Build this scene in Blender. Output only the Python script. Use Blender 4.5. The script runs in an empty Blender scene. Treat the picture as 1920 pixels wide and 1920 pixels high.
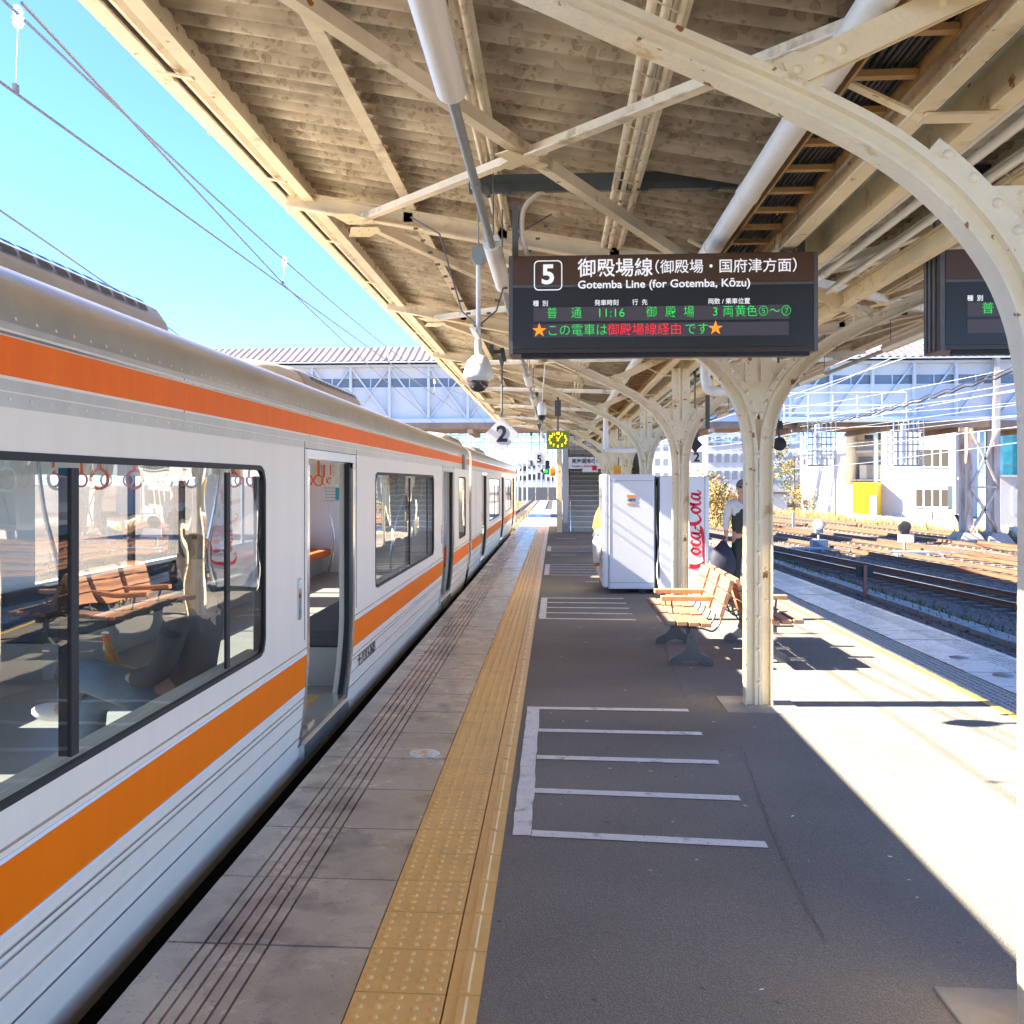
import bpy, math, random
from mathutils import Vector, Matrix
R = math.radians
rnd = random.Random(7)
SC = bpy.context.scene
COL = SC.collection

# ------------------------------------------------------------------ camera
CAM_H, FPX = 1.656, 1850.0
YAW = R(3.92)
cam = bpy.data.cameras.new('camera')
cam.sensor_width = 36.0
cam.lens = 36.0 * FPX / 1920.0
cam.shift_x = 45.0 / 1920.0
cam.shift_y = -56.0 / 1920.0
cam.clip_start, cam.clip_end = 0.05, 3000
camo = bpy.data.objects.new('camera', cam)
camo.location = (0, 0, CAM_H)
camo.rotation_euler = (R(90), 0, YAW)
COL.objects.link(camo)
SC.camera = camo

# ------------------------------------------------------------------ sky, sun, exposure
SUN_EL, SUN_AZ = 35.3, 4.0           # light travels towards +X and a little towards +Y
w = bpy.data.worlds.new('World'); SC.world = w
w.use_nodes = True
nt = w.node_tree
sky = nt.nodes.new('ShaderNodeTexSky')
sky.sky_type = 'NISHITA'; sky.sun_disc = False
sky.sun_elevation = R(SUN_EL)
sky.sun_rotation = R(270 - SUN_AZ)
sky.air_density = 0.6; sky.dust_density = 0.2; sky.ozone_density = 9.5
bg = nt.nodes['Background']; bg.inputs['Strength'].default_value = 0.060
nt.links.new(sky.outputs['Color'], bg.inputs['Color'])
sl = bpy.data.lights.new('sun', 'SUN'); sl.energy = 3.4; sl.angle = R(0.5); sl.color = (1.0, 0.89, 0.71)
so = bpy.data.objects.new('sun', sl); COL.objects.link(so)
ce = math.cos(R(SUN_EL))
sdir = Vector((ce * math.cos(R(SUN_AZ)), ce * math.sin(R(SUN_AZ)), -math.sin(R(SUN_EL))))
so.rotation_euler = sdir.to_track_quat('-Z', 'Y').to_euler()
so.location = (-20, -5, 30)
SC.view_settings.view_transform = 'Standard'; SC.view_settings.look = 'None'
SC.view_settings.gamma = 1.0; SC.view_settings.exposure = 3.5
SC.cycles.use_denoising = True
SC.cycles.max_bounces = 10; SC.cycles.diffuse_bounces = 8; SC.cycles.transparent_max_bounces = 12
SC.cycles.sample_clamp_indirect = 12.0

def at(u, v, Y):
    """the point seen at photo pixel u, v on the plane Y"""
    a, b = (u - 915.0) / FPX, (904.0 - v) / FPX
    dx = -math.sin(YAW) + a * math.cos(YAW); dy = math.cos(YAW) + a * math.sin(YAW)
    t = Y / dy
    return Vector((t * dx, Y, CAM_H + t * b))
def ground(u, v, z=0.0):
    a, b = (u - 915.0) / FPX, (904.0 - v) / FPX
    t = (z - CAM_H) / b
    return Vector((t * (-math.sin(YAW) + a * math.cos(YAW)), t * (math.cos(YAW) + a * math.sin(YAW)), z))

# ------------------------------------------------------------------ mesh helper
WL = {}
def unit(v): 
    v = Vector(v); return v / max(v.length, 1e-9)
class MB:
    def __init__(s): s.v, s.f, s.m, s.s = [], [], [], []
    def add(s, vs, fs, m=0, smooth=False):
        b = len(s.v); s.v.extend([tuple(p) for p in vs])
        for f in fs: s.f.append([i + b for i in f]); s.m.append(m); s.s.append(smooth)
        return s
    def box(s, x0, y0, z0, x1, y1, z1, m=0):
        vs = [(x0,y0,z0),(x1,y0,z0),(x1,y1,z0),(x0,y1,z0),(x0,y0,z1),(x1,y0,z1),(x1,y1,z1),(x0,y1,z1)]
        return s.add(vs, [(3,2,1,0),(4,5,6,7),(0,1,5,4),(1,2,6,5),(2,3,7,6),(3,0,4,7)], m)
    def beam(s, p0, p1, w, h, m=0, up=(0,0,1)):
        p0, p1 = Vector(p0), Vector(p1); d = unit(p1 - p0); sd = d.cross(Vector(up))
        if sd.length < 1e-4: sd = d.cross(Vector((1,0,0)))
        sd.normalize(); u = sd.cross(d); a, b = sd * w / 2, u * h / 2
        vs = [p0-a-b,p0+a-b,p0+a+b,p0-a+b,p1-a-b,p1+a-b,p1+a+b,p1-a+b]
        return s.add(vs, [(3,2,1,0),(4,5,6,7),(0,1,5,4),(1,2,6,5),(2,3,7,6),(3,0,4,7)], m)
    def ibeam(s, p0, p1, w, h, t=0.012, m=0, up=(0,0,1)):
        p0, p1 = Vector(p0), Vector(p1); d = unit(p1 - p0); sd = unit(d.cross(Vector(up))); u = sd.cross(d)
        s.beam(p0 + u*(h-t)/2, p1 + u*(h-t)/2, w, t, m, up); s.beam(p0 - u*(h-t)/2, p1 - u*(h-t)/2, w, t, m, up)
        return s.beam(p0, p1, t, h - 2*t - .001, m, up)
    def angle(s, p0, p1, a, t=0.008, m=0, up=(0,0,1)):
        p0, p1 = Vector(p0), Vector(p1); d = unit(p1 - p0); sd = unit(d.cross(Vector(up))); u = sd.cross(d)
        s.beam(p0, p1, a, t, m, up)
        o = sd*(a/2 - t/2) + u*(a/2 + t/2)
        return s.beam(p0 + o, p1 + o, t, a, m, up)
    def tube(s, pts, r, n=8, m=0, cap=True):
        pts = [Vector(p) for p in pts]; rs = r if isinstance(r, (list, tuple)) else [r]*len(pts)
        rings, vs, fs = [], [], []
        prev = None
        for i, p in enumerate(pts):
            d = unit(pts[min(i+1, len(pts)-1)] - pts[max(i-1, 0)])
            if prev is None:
                a = d.cross(Vector((0,0,1)))
                if a.length < 1e-3: a = d.cross(Vector((1,0,0)))
            else: a = prev - d * prev.dot(d)
            a.normalize(); prev = a; b = d.cross(a)
            for k in range(n):
                t = 2*math.pi*k/n; vs.append(p + (a*math.cos(t) + b*math.sin(t))*rs[i])
        for i in range(len(pts)-1):
            for k in range(n): fs.append((i*n+k, i*n+(k+1)%n, (i+1)*n+(k+1)%n, (i+1)*n+k))
        s.add(vs, fs, m, n > 5)
        if cap:
            s.add(vs[:n], [tuple(reversed(range(n)))], m); s.add(vs[-n:], [tuple(range(n))], m)
        return s
    def prism(s, poly, axis, c0, c1, m=0, smooth=False):
        n = len(poly)
        def pt(p, c):
            if axis == 'y': return (p[0], c, p[1])
            if axis == 'x': return (c, p[0], p[1])
            return (p[0], p[1], c)
        vs = [pt(p, c0) for p in poly] + [pt(p, c1) for p in poly]
        s.add(vs, [(i, (i+1) % n, n+(i+1) % n, n+i) for i in range(n)], m, smooth)
        return s.add(vs, [tuple(reversed(range(n))), tuple(range(n, 2*n))], m)
    def lathe(s, prof, c, n=24, m=0, axis=(0,0,1), smooth=True):
        c = Vector(c); ax = unit(axis); a = ax.cross(Vector((1,0,0)))
        if a.length < 1e-3: a = ax.cross(Vector((0,1,0)))
        a.normalize(); b = ax.cross(a); vs, fs = [], []
        for r, z in prof:
            for k in range(n):
                t = 2*math.pi*k/n; vs.append(c + ax*z + (a*math.cos(t) + b*math.sin(t))*max(r, 1e-5))
        for i in range(len(prof)-1):
            for k in range(n): fs.append((i*n+k, i*n+(k+1)%n, (i+1)*n+(k+1)%n, (i+1)*n+k))
        return s.add(vs, fs, m, smooth)
    def dome(s, c, r, h, axis=(0,0,1), n=8, m=0):
        return s.lathe([(r, 0), (r*.86, h*.5), (r*.5, h*.87), (0, h)], c, n, m, axis)
    def ball(s, c, rx, ry, rz, n=14, k=9, m=0):
        vs, fs = [], []
        for i in range(k+1):
            ph = math.pi*i/k
            for j in range(n):
                th = 2*math.pi*j/n
                vs.append((c[0]+rx*math.sin(ph)*math.cos(th), c[1]+ry*math.sin(ph)*math.sin(th), c[2]+rz*math.cos(ph)))
        for i in range(k):
            for j in range(n): fs.append((i*n+j, i*n+(j+1)%n, (i+1)*n+(j+1)%n, (i+1)*n+j))
        return s.add(vs, fs, m, True)
    def sweep(s, prof, path, m=0, smooth=False):
        """prof: (n, y) pairs; path: (x, z) points in a plane of constant y; n is the left normal in xz"""
        n = len(prof); vs, fs = [], []
        for i, (x, z) in enumerate(path):
            a, b = path[max(i-1,0)], path[min(i+1,len(path)-1)]
            dx, dz = b[0]-a[0], b[1]-a[1]; l = math.hypot(dx, dz); nx, nz = -dz/l, dx/l
            for (q, y) in prof: vs.append((x + nx*q, y, z + nz*q))
        for i in range(len(path)-1):
            for k in range(n): fs.append((i*n+k, i*n+(k+1)%n, (i+1)*n+(k+1)%n, (i+1)*n+k))
        s.add(vs, fs, m, smooth)
        return s.add(vs, [tuple(reversed(range(n))), tuple(range(len(vs)-n, len(vs)))], m)
    def build(s, name, mats, parent=None, bevel=0, local=False):
        me = bpy.data.meshes.new(name)
        if parent is None:
            xs = [p[0] for p in s.v]; ys = [p[1] for p in s.v]; zs = [p[2] for p in s.v]
            o0 = Vector(((min(xs)+max(xs))/2, (min(ys)+max(ys))/2, min(zs)))
        else: o0 = Vector((0,0,0)) if local else WL[parent.name]
        me.from_pydata([(p[0]-o0.x, p[1]-o0.y, p[2]-o0.z) for p in s.v], [], s.f)
        for mt in (mats if isinstance(mats, (list, tuple)) else [mats]): me.materials.append(mt)
        me.polygons.foreach_set('material_index', s.m); me.polygons.foreach_set('use_smooth', s.s)
        me.update()
        o = bpy.data.objects.new(name, me); COL.objects.link(o)
        if parent is None: o.location = o0; WL[o.name] = o0
        else: o.parent = parent; WL[o.name] = o0
        if bevel:
            bm = o.modifiers.new('bevel', 'BEVEL'); bm.width = bevel; bm.segments = 2; bm.limit_method = 'ANGLE'; bm.angle_limit = R(40)
        return o

def tag(o, label=None, cat=None, group=None, kind=None):
    if label: o['label'] = label
    if cat: o['category'] = cat
    if group: o['group'] = group
    if kind: o['kind'] = kind
    return o
def thing(name, label, cat, loc, group=None):
    o = bpy.data.objects.new(name, None); COL.objects.link(o); o.location = loc
    o.empty_display_size = .2
    WL[o.name] = Vector(loc); return tag(o, label, cat, group)
def copy_tree(o, parent=None):
    c = o.copy(); COL.objects.link(c)
    if parent: c.parent = parent
    WL[c.name] = WL.get(o.name, Vector((0,0,0)))
    for ch in list(o.children): copy_tree(ch, c)
    return c
def struct(mb, name, mats): return tag(mb.build(name, mats), kind='structure')

def smooth_path(pts, k=6):
    out = []
    for i in range(len(pts)-1):
        p0, p1, p2, p3 = pts[max(i-1,0)], pts[i], pts[i+1], pts[min(i+2,len(pts)-1)]
        for j in range(k):
            t = j/k
            out.append(tuple(.5*((2*b) + (-a+c)*t + (2*a-5*b+4*c-d)*t*t + (-a+3*b-3*c+d)*t**3) for a, b, c, d in zip(p0,p1,p2,p3)))
    out.append(tuple(pts[-1])); return out

# ------------------------------------------------------------------ materials
def mat(name, col, rough=.6, metal=0.0, var=0.0, vscale=4.0, bump=0.0, bscale=30.0, spots=None, alpha_stretch=None, spec=.5):
    """spots = (colour, scale, threshold, softness): stains or rust with a shape of their own"""
    m = bpy.data.materials.new(name); m.use_nodes = True
    n, l = m.node_tree.nodes, m.node_tree.links
    p = n['Principled BSDF']; p.inputs['Roughness'].default_value = rough; p.inputs['Metallic'].default_value = metal
    p.inputs['Specular IOR Level'].default_value = spec
    c4 = (*col, 1); p.inputs['Base Color'].default_value = c4
    tc = n.new('ShaderNodeTexCoord'); src = tc.outputs['Object']
    if alpha_stretch:
        mp = n.new('ShaderNodeMapping'); mp.inputs['Scale'].default_value = alpha_stretch
        l.new(src, mp.inputs['Vector']); src = mp.outputs['Vector']
    last = None
    if var:
        t = n.new('ShaderNodeTexNoise'); t.inputs['Scale'].default_value = vscale; t.inputs['Detail'].default_value = 6
        t.inputs['Roughness'].default_value = .65; l.new(src, t.inputs['Vector'])
        r = n.new('ShaderNodeValToRGB'); r.color_ramp.elements[0].position = .3; r.color_ramp.elements[1].position = .7
        r.color_ramp.elements[0].color = (*[max(0,c*(1-var)) for c in col], 1)
        r.color_ramp.elements[1].color = (*[min(1,c*(1+var)) for c in col], 1)
        l.new(t.outputs['Fac'], r.inputs['Fac']); last = r.outputs['Color']
        rr = n.new('ShaderNodeMapRange'); rr.inputs['To Min'].default_value = max(.03, rough*(1-var*.6)); rr.inputs['To Max'].default_value = min(1, rough*(1+var*.6))
        l.new(t.outputs['Fac'], rr.inputs['Value']); l.new(rr.outputs['Result'], p.inputs['Roughness'])
    if spots:
        for sp in (spots if isinstance(spots, list) else [spots]):
            sc_, ss, th, sf = sp
            t2 = n.new('ShaderNodeTexNoise'); t2.inputs['Scale'].default_value = ss; t2.inputs['Detail'].default_value = 5; t2.inputs['Roughness'].default_value = .6
            l.new(src, t2.inputs['Vector'])
            r2 = n.new('ShaderNodeValToRGB'); r2.color_ramp.elements[0].position = th; r2.color_ramp.elements[1].position = min(1, th+sf)
            l.new(t2.outputs['Fac'], r2.inputs['Fac'])
            mx = n.new('ShaderNodeMix'); mx.data_type = 'RGBA'; l.new(r2.outputs['Color'], mx.inputs['Factor'])
            if last: l.new(last, mx.inputs['A'])
            else: mx.inputs['A'].default_value = c4
            mx.inputs['B'].default_value = (*sc_, 1); last = mx.outputs['Result']
    if last: l.new(last, p.inputs['Base Color'])
    if bump:
        t3 = n.new('ShaderNodeTexNoise'); t3.inputs['Scale'].default_value = bscale; t3.inputs['Detail'].default_value = 4
        l.new(src, t3.inputs['Vector'])
        b = n.new('ShaderNodeBump'); b.inputs['Strength'].default_value = bump; b.inputs['Distance'].default_value = .01
        l.new(t3.outputs['Fac'], b.inputs['Height']); l.new(b.outputs['Normal'], p.inputs['Normal'])
    return m
def emit(name, col, s):
    m = mat(name, col, .5); p = m.node_tree.nodes['Principled BSDF']
    p.inputs['Emission Color'].default_value = (*col, 1); p.inputs['Emission Strength'].default_value = s
    return m
def glass(name, tint, boost=1.0, rough=.0, ior=1.5, wave=0.0):
    m = bpy.data.materials.new(name); m.use_nodes = True
    n, l = m.node_tree.nodes, m.node_tree.links; n.remove(n['Principled BSDF'])
    tr = n.new('ShaderNodeBsdfTransparent'); tr.inputs['Color'].default_value = (*tint, 1)
    gl = n.new('ShaderNodeBsdfGlossy'); gl.inputs['Roughness'].default_value = rough; gl.inputs['Color'].default_value = (1,1,1,1)
    fr = n.new('ShaderNodeFresnel'); fr.inputs['IOR'].default_value = ior
    mu = n.new('ShaderNodeMath'); mu.operation = 'MULTIPLY'; mu.use_clamp = True; mu.inputs[1].default_value = boost
    if wave:
        tc = n.new('ShaderNodeTexCoord'); t = n.new('ShaderNodeTexNoise'); t.inputs['Scale'].default_value = 2.2; t.inputs['Detail'].default_value = 1
        l.new(tc.outputs['Object'], t.inputs['Vector']); b = n.new('ShaderNodeBump'); b.inputs['Strength'].default_value = wave; b.inputs['Distance'].default_value = .05
        l.new(t.outputs['Fac'], b.inputs['Height']); l.new(b.outputs['Normal'], gl.inputs['Normal'])
    l.new(fr.outputs[0], mu.inputs[0]); mx = n.new('ShaderNodeMixShader')
    l.new(mu.outputs[0], mx.inputs[0]); l.new(tr.outputs[0], mx.inputs[1]); l.new(gl.outputs[0], mx.inputs[2])
    l.new(mx.outputs[0], n['Material Output'].inputs[0]); return m

def asphalt_mat():
    m = bpy.data.materials.new('asphalt'); m.use_nodes = True
    n, l = m.node_tree.nodes, m.node_tree.links; p = n['Principled BSDF']
    tc = n.new('ShaderNodeTexCoord')
    def noise(s, d=5):
        t = n.new('ShaderNodeTexNoise'); t.inputs['Scale'].default_value = s; t.inputs['Detail'].default_value = d
        l.new(tc.outputs['Object'], t.inputs['Vector']); return t.outputs['Fac']
    def ramp(src, a, b, ca, cb):
        r = n.new('ShaderNodeValToRGB'); r.color_ramp.elements[0].position = a; r.color_ramp.elements[1].position = b
        r.color_ramp.elements[0].color = (*ca, 1); r.color_ramp.elements[1].color = (*cb, 1); l.new(src, r.inputs['Fac']); return r.outputs['Color']
    def mix(f, a, b):
        x = n.new('ShaderNodeMix'); x.data_type = 'RGBA'; l.new(f, x.inputs['Factor']); l.new(a, x.inputs['A'])
        if isinstance(b, tuple): x.inputs['B'].default_value = (*b, 1)
        else: l.new(b, x.inputs['B'])
        return x.outputs['Result']
    base = ramp(noise(.9, 6), .3, .72, (.187,.174,.153), (.250,.231,.202))
    v = n.new('ShaderNodeTexVoronoi'); v.inputs['Scale'].default_value = 160; l.new(tc.outputs['Object'], v.inputs['Vector'])
    grain = ramp(v.outputs['Distance'], .1, .75, (.72,.72,.72), (1.25,1.24,1.22))
    mm = n.new('ShaderNodeMix'); mm.data_type = 'RGBA'; mm.blend_type = 'MULTIPLY'; mm.inputs['Factor'].default_value = 1
    l.new(base, mm.inputs['A']); l.new(grain, mm.inputs['B'])
    pat = ramp(noise(.33, 3), .38, .62, (.80,.80,.82), (1.08,1.07,1.05))
    m2 = n.new('ShaderNodeMix'); m2.data_type = 'RGBA'; m2.blend_type = 'MULTIPLY'; m2.inputs['Factor'].default_value = 1
    l.new(mm.outputs['Result'], m2.inputs['A']); l.new(pat, m2.inputs['B']); mm = m2
    spk = ramp(noise(55, 2), .735, .75, (0,0,0), (1,1,1))
    c = mix(spk, mm.outputs['Result'], (.42,.41,.39))
    drk = ramp(noise(9, 3), .70, .74, (0,0,0), (.7,.7,.7))
    c = mix(drk, c, (.075,.073,.07))
    l.new(c, p.inputs['Base Color']); p.inputs['Roughness'].default_value = .82
    b = n.new('ShaderNodeBump'); b.inputs['Strength'].default_value = .55; b.inputs['Distance'].default_value = .006
    l.new(v.outputs['Distance'], b.inputs['Height']); l.new(b.outputs['Normal'], p.inputs['Normal'])
    return m
def ballast_mat():
    m = bpy.data.materials.new('ballast'); m.use_nodes = True
    n, l = m.node_tree.nodes, m.node_tree.links; p = n['Principled BSDF']
    tc = n.new('ShaderNodeTexCoord')
    v = n.new('ShaderNodeTexVoronoi'); v.inputs['Scale'].default_value = 14; l.new(tc.outputs['Object'], v.inputs['Vector'])
    r = n.new('ShaderNodeValToRGB'); r.color_ramp.elements[0].color = (.10,.08,.068,1); r.color_ramp.elements[1].color = (.29,.245,.21,1)
    l.new(v.outputs['Color'], r.inputs['Fac'])
    t = n.new('ShaderNodeTexNoise'); t.inputs['Scale'].default_value = .35; t.inputs['Detail'].default_value = 4; l.new(tc.outputs['Object'], t.inputs['Vector'])
    r2 = n.new('ShaderNodeValToRGB'); r2.color_ramp.elements[0].position = .4; r2.color_ramp.elements[1].position = .62
    r2.color_ramp.elements[0].color = (.72,.74,.78,1); r2.color_ramp.elements[1].color = (1.15,.92,.74,1); l.new(t.outputs['Fac'], r2.inputs['Fac'])
    mm = n.new('ShaderNodeMix'); mm.data_type = 'RGBA'; mm.blend_type = 'MULTIPLY'; mm.inputs['Factor'].default_value = 1
    l.new(r.outputs['Color'], mm.inputs['A']); l.new(r2.outputs['Color'], mm.inputs['B']); l.new(mm.outputs['Result'], p.inputs['Base Color'])
    p.inputs['Roughness'].default_value = .9
    b = n.new('ShaderNodeBump'); b.inputs['Strength'].default_value = 1; b.inputs['Distance'].default_value = .06
    l.new(v.outputs['Distance'], b.inputs['Height']); l.new(b.outputs['Normal'], p.inputs['Normal'])
    return m
def slate_mat():
    """old corrugated cement sheet with ringed damp stains"""
    m = bpy.data.materials.new('stained_slate'); m.use_nodes = True
    n, l = m.node_tree.nodes, m.node_tree.links; p = n['Principled BSDF']
    tc = n.new('ShaderNodeTexCoord')
    def noise(s, d, vec=None):
        t = n.new('ShaderNodeTexNoise'); t.inputs['Scale'].default_value = s; t.inputs['Detail'].default_value = d
        l.new(vec or tc.outputs['Object'], t.inputs['Vector']); return t
    nz = noise(14, 4)
    add = n.new('ShaderNodeVectorMath'); add.operation = 'MULTIPLY_ADD'; add.inputs[1].default_value = (.09,.09,.09)
    l.new(nz.outputs['Color'], add.inputs[0]); l.new(tc.outputs['Object'], add.inputs[2])
    def rings(scale):
        v = n.new('ShaderNodeTexVoronoi'); v.inputs['Scale'].default_value = scale; v.inputs['Randomness'].default_value = 1; l.new(add.outputs[0], v.inputs['Vector'])
        r = n.new('ShaderNodeValToRGB'); e = r.color_ramp.elements
        e[0].position = 0; e[0].color = (.74,.72,.69,1); e[1].position = .24; e[1].color = (.80,.78,.75,1)
        for pos, c in ((.30,(.60,.57,.52,1)), (.35,(1.02,1.01,1.0,1)), (.42,(1,1,1,1)), (1,(1,1,1,1))):
            x = e.new(pos); x.color = c
        l.new(v.outputs['Distance'], r.inputs['Fac']); return r.outputs['Color']
    def mul(a_, b_, f=None):
        x = n.new('ShaderNodeMix'); x.data_type = 'RGBA'; x.blend_type = 'MULTIPLY'; x.inputs['Factor'].default_value = 1
        if f is not None: l.new(f, x.inputs['Factor'])
        l.new(a_, x.inputs['A']); l.new(b_, x.inputs['B']); return x.outputs['Result']
    def mask(s_, lo, hi):
        c_ = noise(s_, 4); r_ = n.new('ShaderNodeValToRGB'); r_.color_ramp.elements[0].position = lo; r_.color_ramp.elements[1].position = hi
        l.new(c_.outputs['Fac'], r_.inputs['Fac']); return r_.outputs['Color']
    big = noise(5, 8); r3 = n.new('ShaderNodeValToRGB'); r3.color_ramp.elements[0].position = .32; r3.color_ramp.elements[1].position = .66
    r3.color_ramp.elements[0].color = (.40,.345,.27,1); r3.color_ramp.elements[1].color = (.58,.52,.42,1); l.new(big.outputs['Fac'], r3.inputs['Fac'])
    out = mul(r3.outputs['Color'], rings(12.0), mask(2.2, .36, .50))
    out = mul(out, rings(21.0), mask(3.1, .42, .54))
    mp = n.new('ShaderNodeMapping'); mp.inputs['Scale'].default_value = (.35,5.5,1); l.new(tc.outputs['Object'], mp.inputs['Vector'])
    st = noise(2.0, 5, mp.outputs['Vector']); r5 = n.new('ShaderNodeValToRGB'); r5.color_ramp.elements[0].position = .35; r5.color_ramp.elements[1].position = .62
    r5.color_ramp.elements[0].color = (.70,.68,.66,1); r5.color_ramp.elements[1].color = (1.05,1.04,1.02,1); l.new(st.outputs['Fac'], r5.inputs['Fac'])
    out = mul(out, r5.outputs['Color'])
    class mx: outputs = {'Result': out}
    l.new(mx.outputs['Result'], p.inputs['Base Color']); p.inputs['Roughness'].default_value = .9
    return m
RUST = (.33,.13,.03)
M = {}
M['asphalt'] = asphalt_mat()
M['ballast'] = ballast_mat()
M['slate'] = slate_mat()
M['slab'] = mat('concrete_slab', (.50,.455,.38), .27, var=.30, vscale=1.6, bump=.08, bscale=90, spots=[((.25,.225,.19), 3.5, .52, .18), ((.20,.185,.16), 75, .62, .05)])
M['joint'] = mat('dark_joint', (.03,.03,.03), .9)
M['tactile'] = mat('tactile_yellow', (.93,.57,.19), .36, var=.10, vscale=5, bump=.05, bscale=60)
M['tactile_grey'] = mat('grey_tactile_tile', (.30,.28,.23), .4, var=.2, vscale=7)  # grey tiles of the far strip, tone varied at random
M['yellowline'] = mat('yellow_line', (.75,.48,.06), .55, var=.12, vscale=6)
M['paint'] = mat('road_paint', (.90,.89,.86), .7, var=.08, vscale=12, spots=[((.24,.235,.22), 45, .62, .05), ((.45,.44,.42), 7, .56, .12)])
M['cream'] = mat('cream_painted_steel', (.84,.72,.48), .55, var=.10, vscale=2.5, bump=.3, bscale=38, spots=[((.60,.47,.27), 5.5, .58, .12), (RUST, 8.0, .655, .025)])
M['cream_rail'] = mat('cream_painted_rail', (.84,.73,.51), .5, var=.09, vscale=3, bump=.5, bscale=55, spots=[((.62,.46,.22), 6, .60, .09), (RUST, 9.0, .645, .02)])
M['cream_dirty'] = mat('cream_dirty_steel', (.77,.68,.52), .65, var=.14, vscale=3, spots=[((.46,.37,.25), 4, .58, .12), (RUST, 11.0, .67, .03)])
M['white_pipe'] = mat('white_pipe', (.78,.76,.70), .35, var=.06, vscale=3)
M['galv'] = mat('galvanised_grey', (.30,.34,.35), .45, .3, var=.15, vscale=9)
M['channel'] = mat('blue_grey_channel', (.10,.125,.135), .45, .3, var=.12, vscale=9)
M['dark_steel'] = mat('dark_grey_steel', (.13,.13,.13), .5, .3, var=.2, vscale=12)
M['black'] = mat('black_plastic', (.015,.015,.017), .4)
M['rubber'] = mat('black_rubber', (.012,.012,.013), .6)
M['brown'] = mat('brown_sign_face', (.095,.043,.024), .4)
M['brown_frame'] = mat('brown_sign_frame', (.06,.042,.036), .35, .3)
M['led_panel'] = mat('led_panel', (.105,.082,.088), .5, bump=.1, bscale=400)
M['sign_black'] = mat('sign_black_panel', (.022,.022,.024), .35)
M['white_ink'] = emit('white_lettering', (.85,.85,.85), .05)
M['led_green'] = emit('led_green', (.03,.62,.09), .08)
M['led_red'] = emit('led_red', (.9,.02,.04), .08)
M['led_orange'] = emit('led_orange', (1.0,.26,.01), .09)
M['ink'] = mat('black_ink', (.02,.02,.025), .5)
M['steel'] = mat('stainless_body', (.87,.755,.60), .42, .10, var=.025, vscale=5, alpha_stretch=(1,2.2,.12), spec=.22)
M['steel_band'] = mat('stainless_band', (.56,.52,.44), .36, .6, var=.10, vscale=3, alpha_stretch=(1,2.2,.3))
M['bright'] = mat('polished_steel', (.72,.71,.69), .18, .9)
M['roof_steel'] = mat('train_roof', (.50,.45,.37), .34, .6, var=.12, vscale=3)
M['orange'] = mat('orange_stripe', (1.0,.185,.0), .5, var=.04, vscale=5, alpha_stretch=(1,3,.15), spec=.12)
M['orange_up'] = mat('orange_upper_stripe', (1.0,.16,.012), .5, var=.10, vscale=4, alpha_stretch=(1,3,.2), spec=.15)
M['white'] = mat('white_paint', (.80,.80,.79), .4)
M['ac'] = mat('air_conditioner_cover', (.45,.42,.37), .45, .3, var=.12, vscale=4)
M['fairing'] = mat('cream_fairing', (.66,.54,.33), .5)
M['under'] = mat('underframe', (.05,.052,.055), .7)
M['int_wall'] = mat('interior_wall', (.80,.81,.83), .5)
M['int_grey'] = mat('interior_grey_panel', (.34,.35,.33), .5)
M['int_floor'] = mat('interior_floor', (.24,.245,.235), .35, var=.1)
M['door_mat'] = mat('yellow_door_floor', (.45,.36,.06), .35, var=.5, vscale=3, spots=((.55,.12,.02), 4, .55, .1))
M['seat_dark'] = mat('charcoal_moquette', (.06,.065,.075), .85)
M['ledge'] = mat('window_ledge', (.55,.54,.48), .5)
M['seat'] = mat('orange_moquette', (.62,.13,.03), .8)
M['winglass'] = glass('train_window_glass', (.80,.86,.84), 1.45, 0.0, 1.5, .06)
M['clear'] = glass('clear_glass', (.85,.88,.9), 1.4)
M['wood'] = mat('orange_wood_slat', (.45,.225,.125), .5, var=.22, vscale=10, alpha_stretch=(1,.2,1))
M['wood_grey'] = mat('weathered_wood_end', (.24,.17,.13), .7, var=.2, vscale=14)
M['iron'] = mat('grey_cast_iron', (.12,.12,.115), .45, .2)
M['vend'] = mat('vending_white', (.78,.79,.81), .35)
M['vend_dark'] = mat('vending_back', (.05,.05,.05), .6)
M['red'] = mat('red_lettering', (.72,.01,.03), .4)
M['green_gutter'] = mat('green_gutter', (.025,.085,.07), .4, var=.4, vscale=3, spots=((.10,.30,.24), 2.2, .66, .05), alpha_stretch=(3,.8,1))
M['rustwood'] = mat('rusty_ladder', (.42,.25,.10), .7, var=.2, spots=(RUST, 8, .6, .08))
M['cable'] = mat('black_cable', (.025,.022,.024), .5)
M['wire'] = mat('overhead_wire', (.10,.11,.16), .5)
M['wire_bright'] = mat('bright_wire', (.40,.40,.40), .4, .3)
M['insul'] = mat('porcelain', (.7,.7,.72), .3)
M['bridge_wall'] = mat('pale_blue_panel', (.58,.595,.60), .6, var=.05, vscale=1)
M['bridge_frame'] = mat('bridge_truss', (.56,.60,.63), .5)
M['bridge_win'] = mat('bridge_window', (.16,.19,.23), .2)
M['bridge_roof'] = mat('bridge_roof', (.15,.125,.135), .75, var=.3, vscale=2.5, alpha_stretch=(3,.2,.2))
M['brown_under'] = mat('rusty_underside', (.28,.19,.13), .8, var=.3, vscale=2)
M['gantry'] = mat('pale_blue_gantry', (.36,.50,.56), .5)
M['rail'] = mat('rusty_rail', (.17,.075,.04), .6, var=.2, vscale=5)
M['railtop'] = mat('polished_rail_top', (.62,.60,.58), .25, .8)
M['sleeper'] = mat('sleeper', (.17,.14,.115), .85, var=.25, vscale=3)
M['concrete'] = mat('grey_concrete', (.33,.31,.28), .85, var=.2, vscale=4, bump=.2, bscale=40)
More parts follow.
